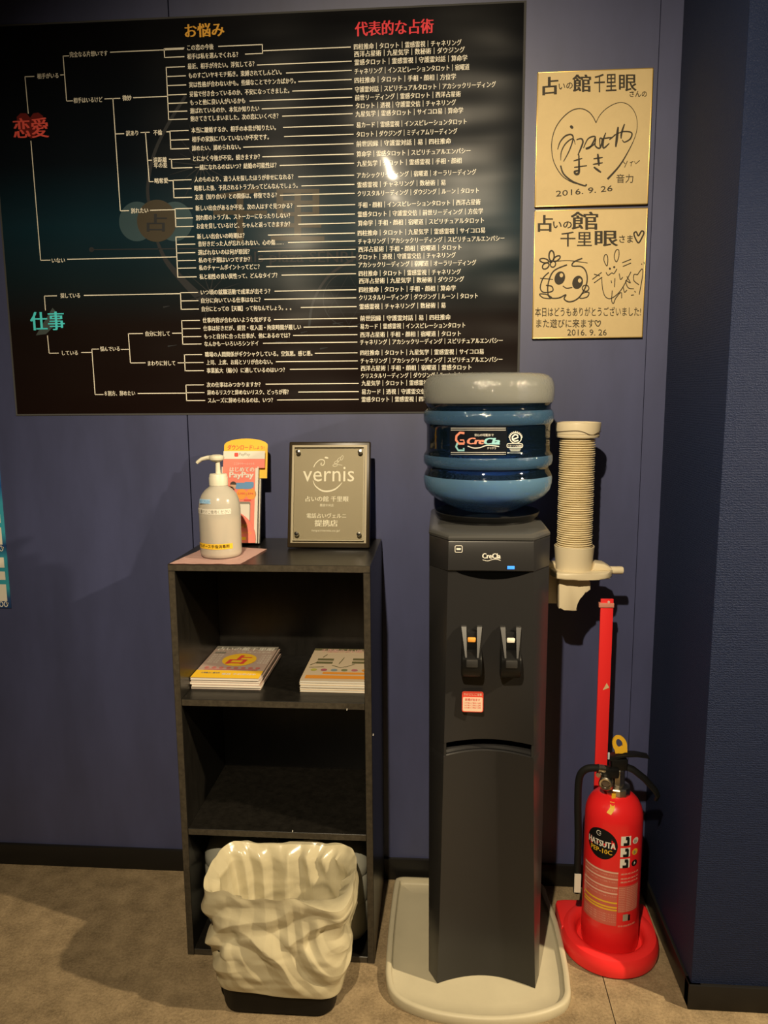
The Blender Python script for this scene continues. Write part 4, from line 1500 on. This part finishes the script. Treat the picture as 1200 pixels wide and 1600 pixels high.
def tap(cx, colour, mname, parent=wd):
    hw = .0195
    z0_, z1_ = .689, .787
    body = [(-.370, z1_ - .042), (-.392, z1_ - .046), (-.404, z1_ - .056), (-.406, z1_ - .074), (-.396, z0_ + .006), (-.384, z0_), (-.370, z0_)]
    t = fin('tap', MB().prism(body, cx - hw, cx + hw, axis='x', bev=.004, seg=3), M_black_plastic, parent)
    for s_ in (-1, 1):
        xo_, xi_ = cx + s_ * hw, cx + s_ * (hw - .0095)
        xo2, xi2 = cx + s_ * (hw - .0070), cx + s_ * (hw - .0100)
        lps = [[(xo_, -.3700, z1_), (xi_, -.3700, z1_), (xi_, -.3770, z1_ - .001), (xo_, -.3770, z1_ - .001)],
               [(xo_, -.3700, z1_ - .025), (xi_ , -.3700, z1_ - .025), (cx + s_ * (hw - .0098), -.3905, z1_ - .026), (cx + s_ * (hw - .0035), -.3905, z1_ - .026)],
               [(xo_, -.3700, z1_ - .054), (xi2, -.3700, z1_ - .054), (xi2, -.4030, z1_ - .053), (xo2, -.4030, z1_ - .053)]]
        fin('tap_wing', MB().loft(lps), mat('tap_grey_plastic', (.030, .029, .028), .4), t, ang=25)
    m = MB().prism([(-.3705, z1_ - .008), (-.379, z1_ - .010), (-.3845, z1_ - .030), (-.382, z1_ - .046), (-.3705, z1_ - .046)], cx - .0095, cx + .0095, axis='x', bev=.0015)
    lv = fin('tap_lever', m, M_black_plastic, t)
    m = MB().box(cx - .0078, cx + .0078, -.3875, -.381, z1_ - .0285, z1_ - .0195, bev=.002)
    fin('lever_tag', m, colour, t, mname)
    m = MB().box(cx - .011, cx + .011, -.4085, -.400, z1_ - .071, z1_ - .056, bev=.002)
    fin('tap_front', m, mat('tap_grey_plastic', (.030, .029, .028), .4), t)
    return t


tap(.3215, mat('orange_plastic', (.85, .36, .06), .4), 'orange hot water lever tag')
tap(.3950, mat('white_plastic', (.80, .76, .64), .4), 'white cold water lever tag')
ds, ds2, ds3 = Y(-.3760), Y(-.3763), Y(-.3766)
m = MB()
put_text(m, 'CreCla', .3400, .3735, .9235, .0140, ds, .05)
put_stroke(m, smooth_pts([(.3405, .9160), (.350, .9140), (.358, .9165), (.366, .9175), (.374, .9150)], 5), .0011, ds)
fin('maker_print', m, M_white, cpan, flip=False)
m = MB()
put_stroke(m, rrect(.2890, .3025, .9300, .9425, .0022), .0011, ds, close=True)
put_poly(m, rrect(.2915, .3000, .9345, .9380, .001), ds)
fin('panel_mark', m, M_white, cpan, 'small white outlined mark')
m = MB().box(.3865, .4000, -.3768, -.3752, .8985, .9045, bev=.0006)
fin('indicator_light', m, mat('blue_indicator', (.05, .25, .95), .3, emit=((.03, .22, 1.0), 1.1)), cpan, 'lit blue indicator')
st, st2 = Y(-.3716), Y(-.3720)
p0, p1 = at(722, 1080, 'y', -.3716), at(755, 1113, 'y', -.3716)
sx0, sx1, sz1, sz0 = p0.x, p1.x, p0.z, p1.z
m = MB()
put_poly(m, rrect(sx0, sx1, sz0, sz1, .004), st)
stk = fin('warning_sticker', m, mat('scarlet_sticker', (.74, .075, .045), .45), wd, 'red and cream warning sticker')
m = MB()
put_poly(m, rrect(sx0 + .0015, sx1 - .0015, sz0 + .0015, sz1 - .0115, .003), Y(-.3718))
put_text(m, 'やけどにご注意', sx0 + .003, sx1 - .003, sz1 - .006, .0060, st2, .01)
fin('sticker_panel', m, mat('peach_sticker', (.80, .58, .42), .5), stk, flip=False)
m = MB()
put_text(m, '熱湯が出ます', sx0 + .006, sx1 - .006, sz1 - .0165, .0055, st2, .01)
for k in range(3):
    put_text(m, 'お子様のご使用に注意', sx0 + .005, sx1 - .005, sz1 - .0235 - k * .0048, .0036, st2, .0)
fin('sticker_print', m, M_red, stk, flip=False)

# ================================================================== WATER BOTTLE
wb = thing('water_bottle', (BTX, BTY, .974), 'large blue water bottle upside down on top of the black dispenser', 'water bottle')
K = .1335 / 349  # metres per unit of the measured outline
outline = [(300, 800), (335, 792), (375, 772), (400, 745), (418, 712), (438, 690), (340, 690)]
meas = [(60, 812), (150, 800), (215, 770), (270, 742), (312, 712), (338, 680), (347, 645), (349, 620), (346, 600), (339, 583), (331, 570), (329, 558), (335, 548), (345, 538), (349, 522), (349, 500), (346, 486), (338, 474), (333, 464), (332, 440), (332, 390), (332, 340), (333, 326), (338, 317), (346, 306), (349, 290), (349, 268), (345, 252), (338, 243), (333, 236), (332, 226), (334, 214), (341, 204), (347, 190), (350, 160), (350, 120), (345, 95), (335, 74), (318, 58), (290, 48), (230, 44), (100, 43), (2, 43)]
prof = []
for r_, v_ in meas:
    z = 1.2640 - (v_ - 43) * .2820 / (812 - 43) * 1.0
    prof.append((r_ * K * .985, z))
M_bair = film_bottle('frosted_plastic_over_air', (.74, .76, .70), .42, .08)
M_bfrost = film_bottle('frosted_blue_plastic', (.24, .54, .95), .22, .07)
M_bfoot = film_bottle('lit_frosted_shoulder', (.30, .62, 1.0), .40, .08)  # paler, milkier blue: light caught low in the bottle is painted in
M_bclear = film_bottle('clear_blue_plastic', (.12, .30, .50), .03, .03)
mis = []
for i in range(len(meas) - 1):
    v_ = (meas[i][1] + meas[i + 1][1]) / 2
    mis.append(2 if v_ > 596 else 0 if (480 < v_ < 545 or 245 < v_ < 320) else 3 if v_ < 203 else 1)
fin('bottle_shell', MB().lathe(prof, BTX, BTY, 96, closed_top=True, mis=mis), [M_bfrost, M_bclear, M_bfoot, M_bair], wb)


def water_mat():
    m = mat('blue_water', (.86, .94, 1.0), .0, trans=1.0, ior=1.333)
    nt = m.node_tree
    va = nt.nodes.new('ShaderNodeVolumeAbsorption')
    va.inputs['Color'].default_value = (.08, .36, .86, 1)
    va.inputs['Density'].default_value = 4.0
    nt.links.new(va.outputs[0], [n for n in nt.nodes if n.type == 'OUTPUT_MATERIAL'][0].inputs['Volume'])
    return m


zl = 1.2640 - (215 - 43) * .2820 / 769
wp = [(max(r_ - .0022, .001), z) for r_, z in prof if z < zl - .001]
wp[0] = (wp[0][0], wp[0][1] + .002)
rl = wp[-1][0]
wp += [(rl, zl), (rl * .5, zl + .0002), (.001, zl + .0002)]
fin('water', MB().lathe(wp, BTX, BTY, 96), water_mat(), wb, 'water up to the upper band')
RB = 332 * K * .985 + .0007
bs = cyl_surf(BTX, BTY, RB)


def bp(u, v):  # photo position on the label zone
    return at_cyl(u, v, BTX, BTY, RB)


def BS(a, b):  # from the zoomed label view (8x) to the bottle wall
    s_, z_ = bp(690 + a / 8, 650 + b / 8)
    return bs(s_, z_)


M_label_dark = mat('dark_clear_label', (.010, .012, .016), .25, alpha=.72)
m = MB()
m2 = []
for k in range(20):
    a0, a1 = 100 + 720 * k / 20, 100 + 720 * (k + 1) / 20
    put_poly(m, [(a0, 490), (a1, 490), (a1, 145), (a0, 145)], lambda a, b: (lambda p: (BTX + (p[0] - BTX) * .9975, BTY + (p[1] - BTY) * .9975, p[2]))(BS(a, b)))
lb = fin('bottle_label', m, M_label_dark, wb, 'dark see-through label on the bottle')
m = MB()
put_text(m, 'Cre', 325, 525, 312, -118, BS, .07, shear=.25)
put_stroke(m, [(285, 215), (230, 208), (185, 250), (180, 300), (215, 345), (285, 345)], 28, BS)
put_stroke(m, [(285, 340), (275, 300), (230, 300)], 16, BS)
fin('coral_print', m, mat('salmon_label_print', (.85, .30, .20), .5), lb, flip=False)
m = MB()
put_text(m, 'Cla', 535, 720, 315, -118, BS, .07, shear=.25)
put_stroke(m, [(200, 335), (180, 385), (210, 430), (280, 430), (275, 400)], 24, BS)
fin('sky_blue_print', m, mat('sky_label_print', (.30, .62, .66), .5), lb, flip=False)
m = MB()
put_text(m, '安心の宅配水で', 412, 650, 238, -38, BS, .02)
put_text(m, 'クリクラ', 570, 680, 402, -34, BS, .02)
put_stroke(m, smooth_pts([(325, 375), (400, 400), (480, 395), (560, 368), (640, 370), (720, 382)], 5), 12, BS)
for k in range(46):
    for vv in (158, 182):
        put_poly(m, [(115 + k * 15, vv), (123 + k * 15, vv), (127 + k * 15 , vv - 12), (119 + k * 15, vv - 12)], BS)
        put_poly(m, [(115 + k * 15, vv + 304), (123 + k * 15, vv + 304), (127 + k * 15, vv + 292), (119 + k * 15, vv + 292)], BS)
put_stroke(m, ell(925, 275, 72, 66, 36), 10, BS, close=True)
put_stroke(m, [(895, 292), (955, 268), (950, 240), (915, 232), (885, 260), (885, 295), (915, 318), (960, 305)], 18, BS)
put_stroke(m, rrect(818, 1012, 345, 395, 18), 9, BS, close=True)
put_text(m, 'リターナブル容器', 835, 1000, 372, -28, BS, .02)
put_poly(m, [(850, 408), (990, 408), (990, 418), (850, 418)], BS)
put_poly(m, [(860, 430), (980, 430), (980, 440), (860, 440)], BS)
put_poly(m, [(820, 455), (1010, 455), (1010, 466), (820, 466)], BS)
for k in range(11):
    a = PI + PI * (k + .5) / 11
    put_poly(m, ell(925 + 84 * math.cos(a), 275 + 80 * math.sin(a), 6, 7, 8), BS)
fin('white_print', m, mat('white_label_print', (.72, .70, .64), .5), lb, flip=False)

# ================================================================== CUP DISPENSER AND CUPS
CY0 = -.14
CXC, CR = .5495, .0375
zc0, zc1 = .897, 1.1330
ch = thing('cup_dispenser', (CXC, CY0, .74), 'beige plastic cup dispenser beside the water bottle', 'cup dispenser')
m = MB().lathe([(.0440, 1.1310), (.0455, 1.1350), (.0455, 1.1360), (.0440, 1.1370), (.0455, 1.1385), (.0475, 1.1600), (.0470, 1.1620), (.043, 1.1625), (.0415, 1.1600), (.030, 1.1585), (.001, 1.1580)], CXC, CY0, 48)
lid = fin('lid', m, M_beige, ch)
m = MB()
pts = []
for k in range(31):
    a = -1.5 + 3.0 * k / 30
    zz = 1.1450 - .0085 * math.exp(-((a - .45) / .38) ** 2) * 1.0 + .002 * math.cos(a * 2)
    rr = .0472
    pts.append((CXC + rr * math.sin(a), CY0 - rr * math.cos(a), zz))
m.tube(pts, .0006, 6)
fin('lid_seam', m, mat('brown_seam', (.10, .07, .04), .6), ch)
m = MB().box(CXC - .012, CXC + .012, CY0 + .0395, CY0 + .046, .85, 1.135, bev=.002)
fin('back_rail', m, M_beige, ch)
m = MB().lathe([(.036, .8450), (.0385, .8460), (.0400, .870), (.0425, .8975), (.0415, .8985), (.0395, .892), (.037, .86)], CXC, CY0, 48, closed_top=False)
fin('cup_collar', m, M_beige, ch)
m = MB()
tong = [(.508, -.185), (.508, -.098), (.560, -.095), (.600, -.105), (.625, -.125), (.630, -.145), (.622, -.168), (.596, -.185)]
tong = smooth_pts(tong, 4, True)
m.prism(tong, .8330, .8470, axis='z', bev=.004, seg=3)
hp_ = [(.585, .8465), (.628, .8465), (.626, .853), (.612, .861), (.590, .864)]
m.prism(hp_, -.160, -.120, axis='y', bev=.003)
fin('base_plate', m, M_beige, ch)
fin('push_button', MB().lathe([(.0085, .622), (.0085, .652), (.0075, .6545), (.004, .6555)], CY0, .8440, 24, axis='x'), M_beige, ch)
q = lambda a, b: (lambda p: (p.x, p.z))(at(840 + a / 4.85, 640 + b / 4.85, 'y', -.165))
pl = [q(*t) for t in ((162, 1250), (240, 1252), (290, 1252), (345, 1265), (380, 1285), (402, 1310), (402, 1365), (370, 1390), (335, 1405), (312, 1430), (303, 1470), (300, 1525), (270, 1530), (200, 1520), (162, 1510))]
m = MB().prism(pl, -.165, -.120, axis='y', bev=.003)
fin('support_bracket', m, M_beige, ch)
zz0, zz1 = q(0, 1510)[1], q(0, 1220)[1]
m = MB().box(XO1 + .0006, pl[0][0] + .002, -.135, -.110, zz0 + .004, zz1 + .01, bev=.001)
fin('mounting_plate', m, M_beige, ch)

NC = 50
cup0 = None
pitch = (zc1 - zc0) / NC
for k in range(NC):
    z = zc0 + k * pitch
    if cup0 is None:
        cprof = [(.0250, z - .046), (.0256, z - .046), (CR - .0045, z), (CR - .0012, z + .0003), (CR, z + .0013), (CR - .0006, z + .0024), (CR - .0040, z + .0028), (CR - .0050, z + .0012), (.0250, z - .0452)]
        m = MB().lathe([(r_, h - z) for r_, h in cprof], 0, 0, 40, closed_top=True)
        cup0 = fin('paper_cup', m, M_cup, None)
        c = cup0
    else:
        c = cup0.copy()
        COL.objects.link(c)
    c.location = (CXC + .0004 * math.sin(k * 1.7), CY0 + .0004 * math.cos(k * 2.3), z)
    c.rotation_euler = (0, 0, k * .9)
    tag(c, 'cream paper cup nested in the tall stack held by the beige cup dispenser', 'cup', 'paper cups in the cup dispenser')

# ================================================================== FIRE EXTINGUISHER AND STAND
EX, EY, ER = .6400, -.2100, .0610
es = thing('extinguisher_stand', (EX, EY, 0), 'red plastic fire extinguisher stand with a tall flat pole', 'stand')
m = MB().lathe([(.098, 0), (.1035, .004), (.1055, .014), (.1045, .030), (.099, .040), (.090, .0440), (.081, .0435), (.0745, .0385), (.0720, .031), (.0715, .0220), (.069, .018), (.001, .0178)], EX, EY, 72)
cor = [(.532, -.118), (.560, -.108), (.700, -.108), (.742, -.120), (.744, -.190), (.535, -.200)]
fin('base_dish', m, M_red_plastic, es)
m = MB()
blk = [(.5360, -.205), (.5340, -.125), (.539, -.114), (.556, -.110), (.615, -.108), (.620, -.128), (.588, -.142), (.560, -.175), (.548, -.205)]
m.prism(blk, .002, .0395, axis='z', bev=.005, seg=3)
blk = [(.742, -.205), (.7440, -.130), (.738, -.114), (.70, -.110), (.660, -.108), (.660, -.128), (.692, -.142), (.720, -.175), (.732, -.205)]
m.prism(blk, .002, .0395, axis='z', bev=.005, seg=3)
fin('base_corner', m, M_red_plastic, es)
PY = -.118
pa, pb = at(939, 936, 'y', PY), at(959, 936, 'y', PY)
m = MB().box(pa.x, pb.x, PY, PY + .006, .02, pa.z, bev=.0012)
pole = fin('pole', m, M_red_plastic, es)
m = MB().lathe([(.0028, PY - .0022), (.0024, PY + .001)], (pa.x + pb.x) / 2 + .003, pa.z - .006, 12, axis='y')
fin('pole_rivet', m, mat('pale_rivet', (.75, .55, .50), .4), pole)
m = MB().box(pa.x - .004, pb.x + .001, PY - .0025, PY + .008, pa.z - .019, pa.z - .0085, bev=.001)
fin('pole_tape', m, mat('clear_tape', (.72, .30, .22), .15, spec=.8), pole, 'shiny clear tape round the pole')
p = at(947, 1073, 'y', PY)
m = MB()
put_poly(m, [(p.x - .007, p.z - .008), (p.x + .007, p.z - .002), (p.x + .001, p.z + .009)], Y(PY - .0004))
fin('worn_patch', m, M_card, pole, 'cream torn sticker remnant')

ex = thing('fire_extinguisher', (EX, EY, .0185), 'red fire extinguisher with black oval label standing in the red stand', 'fire extinguisher')
m = MB().lathe([(.056, .0185), (.060, .021), (ER, .027), (ER, .318), (.0600, .330), (.0565, .343), (.050, .355), (.041, .364), (.030, .3695), (.022, .371)], EX, EY, 72)
fin('cylinder', m, M_ext_red, ex)
m = MB().lathe([(.0265, .3665), (.0280, .369), (.0280, .384), (.0265, .3865), (.018, .3885), (.014, .391)], EX + .004, EY, 12)
fin('neck_collar', m, M_chrome, ex, 'nickel neck collar', ang=20)
m = MB().lathe([(.0145, .388), (.0135, .391), (.0130, .423), (.0115, .426)], EX + .006, EY - .002, 8)
fin('valve_stem', m, M_chrome, ex, ang=20)
m = MB().box(EX - .012, EX + .022, EY - .014, EY + .014, .424, .450, bev=.003)
m.box(EX - .034, EX + .004, EY - .020, EY + .000, .408, .432, bev=.005)
fin('valve_body', m, M_black_plastic, ex)
m = MB().tube([(EX - .026, EY - .004, .4165), (EX - .036, EY - .009, .4110), (EX - .0365, EY - .010, .4105)], [.008, .0085, .008], 14)
g = fin('gauge_stub', m, M_chrome, ex)
gd = Vector((-.32, -.90, -.05)).normalized()
gc = Vector((EX - .027, EY - .030, .402))
m = MB()
tv = Vector((0, 0, 1)).cross(gd).normalized()
uv_ = gd.cross(tv).normalized()
rr = [(.0135, -.018), (.0148, -.004), (.0148, .0), (.0130, .002), (.0095, .001), (.0085, -.004), (.0005, -.004)]
loops = [[gc + gd * h + (tv * math.cos(2 * PI * k / 28) + uv_ * math.sin(2 * PI * k / 28)) * r_ for k in range(28)] for r_, h in rr]
m.loft(loops)
gau = fin('pressure_gauge', m, M_chrome, ex, 'round nickel pressure gauge')
m = MB()
m.face([gc + gd * -.0030 + (tv * math.cos(2 * PI * k / 20) + uv_ * math.sin(2 * PI * k / 20)) * .0080 for k in range(20)])
fin('gauge_dial', m, mat('dial_dark', (.10, .07, .05), .3), gau)
m = MB().prism([(EX - .018, .4490), (EX - .006, .4560), (EX + .014, .4600), (EX + .040, .4600), (EX + .066, .4555), (EX + .0675, .4530), (EX + .040, .4568), (EX + .014, .4560), (EX - .004, .4500), (EX - .014, .4450)], EY - .0135, EY + .010, axis='y', bev=.0008)
fin('upper_lever', m, M_black_plastic, ex)
m = MB().tube([(EX + .014, EY - .004, .432), (EX + .034, EY - .008, .426), (EX + .058, EY - .012, .408), (EX + .080, EY - .016, .384), (EX + .086, EY - .018, .372), (EX + .082, EY - .017, .362)], [.008, .008, .008, .0075, .007, .006], 12, flat=.6)
fin('carrying_handle', m, M_black_plastic, ex)
# yellow safety pin: a flat oval ring on a wedge foot
pin = MB()
pc = at(968, 1165, 'y', EY - .004)
n_ = 28
ot = ell(pc.x + .0, pc.z + .003, .0150, .0205, n_, .30)
it = ell(pc.x - .001, pc.z + .006, .0062, .0105, n_, .42)
for sgn in (0, 1):
    pass
yo_, yi_ = EY - .0065, EY - .0015
vo0 = [pin.bm.verts.new((a, yo_, b)) for a, b in ot]
vi0 = [pin.bm.verts.new((a, yo_, b)) for a, b in it]
vo1 = [pin.bm.verts.new((a, yi_, b)) for a, b in ot]
vi1 = [pin.bm.verts.new((a, yi_, b)) for a, b in it]
for k in range(n_):
    j = (k + 1) % n_
    pin.bm.faces.new((vo0[k], vo0[j], vi0[j], vi0[k]))
    pin.bm.faces.new((vo1[j], vo1[k], vi1[k], vi1[j]))
    pin.bm.faces.new((vo0[j], vo0[k], vo1[k], vo1[j]))
    pin.bm.faces.new((vi0[k], vi0[j], vi1[j], vi1[k]))
pin.prism([(pc.x - .0085, pc.z - .0175), (pc.x + .0165, pc.z - .0140), (pc.x + .0155, pc.z - .002), (pc.x + .0125, pc.z + .004), (pc.x - .010, pc.z - .010)], yo_ + .0002, yi_ - .0002)
fin('safety_pin', pin, mat('yellow_plastic', (.86, .50, .03), .4), ex, 'yellow safety pin ring')
m = MB().box(EX - .0205, EX - .0165, EY - .012, EY - .009, .4490, .4640, bev=.0005)
fin('seal_strip', m, mat('pale_blue_strip', (.50, .60, .66), .3), ex)
hose = smooth_pts([(EX - .020, EY - .012, .4255), (EX - .045, EY - .014, .4300), (EX - .066, EY - .010, .424), (EX - .0775, EY - .004, .400), (EX - .0780, EY + .000, .34), (EX - .0735, EY + .006, .25), (EX - .0720, EY + .010, .16), (EX - .072, EY + .012, .12)], 6)
m = MB().tube([Vector(p) for p in hose], .0078, 14)
hs = fin('hose', m, M_rubber, ex)
hp2 = [Vector(p) for p in hose]
m = MB().tube([hp2[2], hp2[4], hp2[5]], .0090, 14)
fin('hose_ferrule', m, M_chrome, hs)
m = MB().box(EX - .0800, EX - .0660, EY - .0020, EY + .0005, .128, .172)
fin('hanging_tag', m, M_paper, ex, 'small white tag beside the cylinder')
# tape and printed label wrapped round the cylinder
m = MB()
tp = [at(u, v, 'y', EY - .031) for u, v in ((954, 1234), (961, 1234), (961, 1245), (956, 1250), (951, 1262), (946, 1259), (953, 1248))]
cs_ = cyl_surf(EX, EY, ER + .0006)
put_poly(m, [(-.017, .381), (-.0085, .3805), (-.0085, .368), (-.017, .3685)], lambda a, b: (EX + .004 + a, EY - .0280 - .0005, b))
fin('yellow_tape', m, M_yellow, ex)
m = MB()
sh_pts = [(-.0165, .3690), (-.0085, .3680), (-.013, .355), (-.0245, .347), (-.030, .351), (-.020, .359)]


def shoulder(a, b):
    zr = [(.371, .022), (.3695, .030), (.364, .041), (.355, .050), (.343, .0565), (.330, .060), (.318, ER)]
    r_ = ER
    for (za_, ra), (zb_, rb) in zip(zr, zr[1:]):
        if zb_ <= b <= za_:
            r_ = ra + (rb - ra) * (za_ - b) / (za_ - zb_)
    r_ += .0009
    return (EX + a, EY - math.sqrt(max(r_ * r_ - a * a, 1e-6)), b)


put_poly(m, [(-.0175, .3655), (-.0090, .3655), (-.0105, .3560), (-.0190, .3575)], shoulder)
put_poly(m, [(-.0190, .3575), (-.0105, .3560), (-.0185, .3450), (-.0270, .3475)], shoulder)
fin('yellow_tape', m, M_yellow, ex)
E1, E2, E3 = cyl_surf(EX, EY, ER + .0005), cyl_surf(EX, EY, ER + .0009), cyl_surf(EX, EY, ER + .0013)


def EP(surf):
    def f(a, b):
        s_, z_ = at_cyl(900 + a / 8.42, 1270 + b / 8.42, EX, EY, ER)
        return surf(s_, z_)
    return f


m = MB()
s_c, z_c = at_cyl(900 + 330 / 8.42, 1270 + 402 / 8.42, EX, EY, ER)
ovm = ell(s_c, z_c, .0345, .0345, 44, .25)
c0 = m.bm.verts.new(E1(s_c, z_c))
prev = None
vsx = [m.bm.verts.new(E1(a, b)) for a, b in ovm]
mid = [m.bm.verts.new(E1(s_c + (a - s_c) * .5, z_c + (b - z_c) * .5)) for a, b in ovm]
for k in range(44):
    j = (k + 1) % 44
    m.bm.faces.new((vsx[k], vsx[j], mid[j], mid[k]))
    m.bm.faces.new((mid[k], mid[j], c0))
ovl = fin('oval_label', m, M_black, ex, 'black oval maker label')
m = MB()
put_text(m, 'HATSUTA', s_c - .0320, s_c + .0300, z_c + .0010, .0195, E2, .045)
put_stroke(m, [(s_c - .006 + .0052 * math.cos(a), z_c + .0225 + .0052 * math.sin(a)) for a in [.6 + k * .45 for k in range(12)]], .0012, E2)
put_stroke(m, [(s_c - .006, z_c + .0225), (s_c - .0008, z_c + .0218)], .0012, E2)
fin('maker_name', m, M_white, ovl, flip=False)
m = MB()
put_text(m, 'PEP-10C', s_c - .0245, s_c + .0235, z_c - .0150, .0145, E2, .02)
fin('type_name', m, M_yellow, ovl, flip=False)


def sz(a, b):
    return at_cyl(900 + a / 8.42, 1270 + b / 8.42, EX, EY, ER)


for (x0_, y0_, x1_, y1_) in ((593, 310, 722, 432), (585, 462, 712, 580), (578, 605, 705, 724)):
    a, b = sz(x0_, (y0_ + y1_) / 2)[0], sz(x1_, (y0_ + y1_) / 2)[0]
    zt_, zb_ = sz((x0_ + x1_) / 2, y0_)[1], sz((x0_ + x1_) / 2, y1_)[1]
    m = MB()
    wrap_rect(m, a, b, zb_, zt_, E1, 5)
    pic = fin('instruction_picture', m, M_white, ex)
    m = MB()
    wrap_rect(m, a + (b - a) * .25, a + (b - a) * .8, zb_, zb_ + (zt_ - zb_) * .3, E2, 3)
    wrap_rect(m, a + (b - a) * .45, a + (b - a) * .78, zt_ - (zt_ - zb_) * .4, zt_ - .001, E2, 3)
    wrap_rect(m, a + (b - a) * .6, a + (b - a) * .85, zb_ + .001, zt_ - .004, E2, 2)
    fin('picture_drawing', m, M_black, pic)
for (cx_, cy_), c_ in (((785, 362), M_white), ((775, 508), M_yellow), ((768, 655), M_black)):
    s_, z_ = sz(cx_, cy_)
    m = MB()
    put_poly(m, ell(s_, z_, .0082, .0072, 24), E1)
    dsc = fin('fire_class_disc', m, c_, ex)
    m = MB()
    if c_ is M_black:
        put_poly(m, [(s_ + .001, z_ + .005), (s_ - .003, z_ - .0005), (s_ - .0003, z_ - .0005), (s_ - .002, z_ - .005), (s_ + .003, z_ + .001), (s_ + .0005, z_ + .001)], E2)
        fin('disc_symbol', m, M_white, dsc)
    else:
        put_poly(m, [(s_ - .004, z_ - .004), (s_ - .0005, z_ - .004), (s_ - .0005, z_ + .003), (s_ - .004, z_ + .003)], E2)
        put_poly(m, [(s_ + .001, z_ - .003), (s_ + .004, z_ - .003), (s_ + .003, z_ + .004)], E2)
        fin('disc_symbol', m, M_grey_print, dsc)
M_label_pale = mat('pale_red_label', (.62, .13, .09), .4, coat=.3)
M_peach = mat('peach_stripe', (.82, .50, .38), .5)
aL, aR = sz(150, 800)[0] - .012, sz(556, 800)[0]
bR = sz(810, 1000)[0]
zL0, zL1 = sz(540, 1490)[1], sz(560, 780)[1]
m = MB()
wrap_rect(m, aL, aR, zL0, zL1, E1, 16)
pan = fin('text_panel', m, M_label_pale, ex, 'pale red printed text panel')
m = MB()
for y_ in (795, 880, 990, 1070):
    z_ = sz(550, y_)[1]
    wrap_rect(m, aL + .004, aR, z_ - .0016, z_ + .0016, E2, 14)
for y_ in (835, 920, 1030, 1110, 1350, 1380, 1410, 1440):
    put_text(m, '消火薬剤の充填と点検について注意してください', aL + .006, aR - .002, sz(550, y_)[1], .0036, E2, -.01, res=1)
fin('peach_stripe', m, M_peach, pan, flip=False)
m = MB()
for y_ in (1190, 1250, 1285):
    z_ = sz(550, y_)[1]
    wrap_rect(m, aL + .004, aR, z_ - .0018, z_ + .0018, E2, 14)
fin('yellow_stripe', m, M_yellow, pan)
m = MB()
wrap_rect(m, aR + .0015, bR, sz(680, 1300)[1], sz(680, 960)[1], E1, 8)
pan2 = fin('small_print_panel', m, M_label_pale, ex)
m = MB()
for k in range(14):
    put_text(m, '住宅用以外 業務用消火器 型式番号', aR + .003, bR - .002, sz(680, 985 + k * 23)[1], .0026, E2, -.01, res=1)
for y_, n_ in ((800, 5), (860, 4), (905, 4)):
    put_text(m, '業務用消火器', aR + .005, bR - .003, sz(680, y_)[1], .0045, E2, .0, res=1)
put_text(m, '日本消防検定協会', aR + .004, bR - .006, sz(660, 1480)[1], .0045, E2, .0, res=1)
fin('small_print', m, M_peach, pan2, flip=False)
m = MB()
wrap_rect(m, sz(615, 1370)[0], sz(680, 1370)[0], sz(650, 1420)[1], sz(650, 1335)[1], E1, 3)
chip = fin('grey_patch', m, mat('grey_seal', (.36, .33, .26), .4), ex)
m = MB()
wrap_rect(m, sz(683, 1370)[0], sz(710, 1370)[0], sz(690, 1415)[1], sz(690, 1338)[1], E1, 3)
fin('dark_patch', m, M_black, ex)

bpy.data.objects.remove(_to)
bpy.data.curves.remove(_tc)
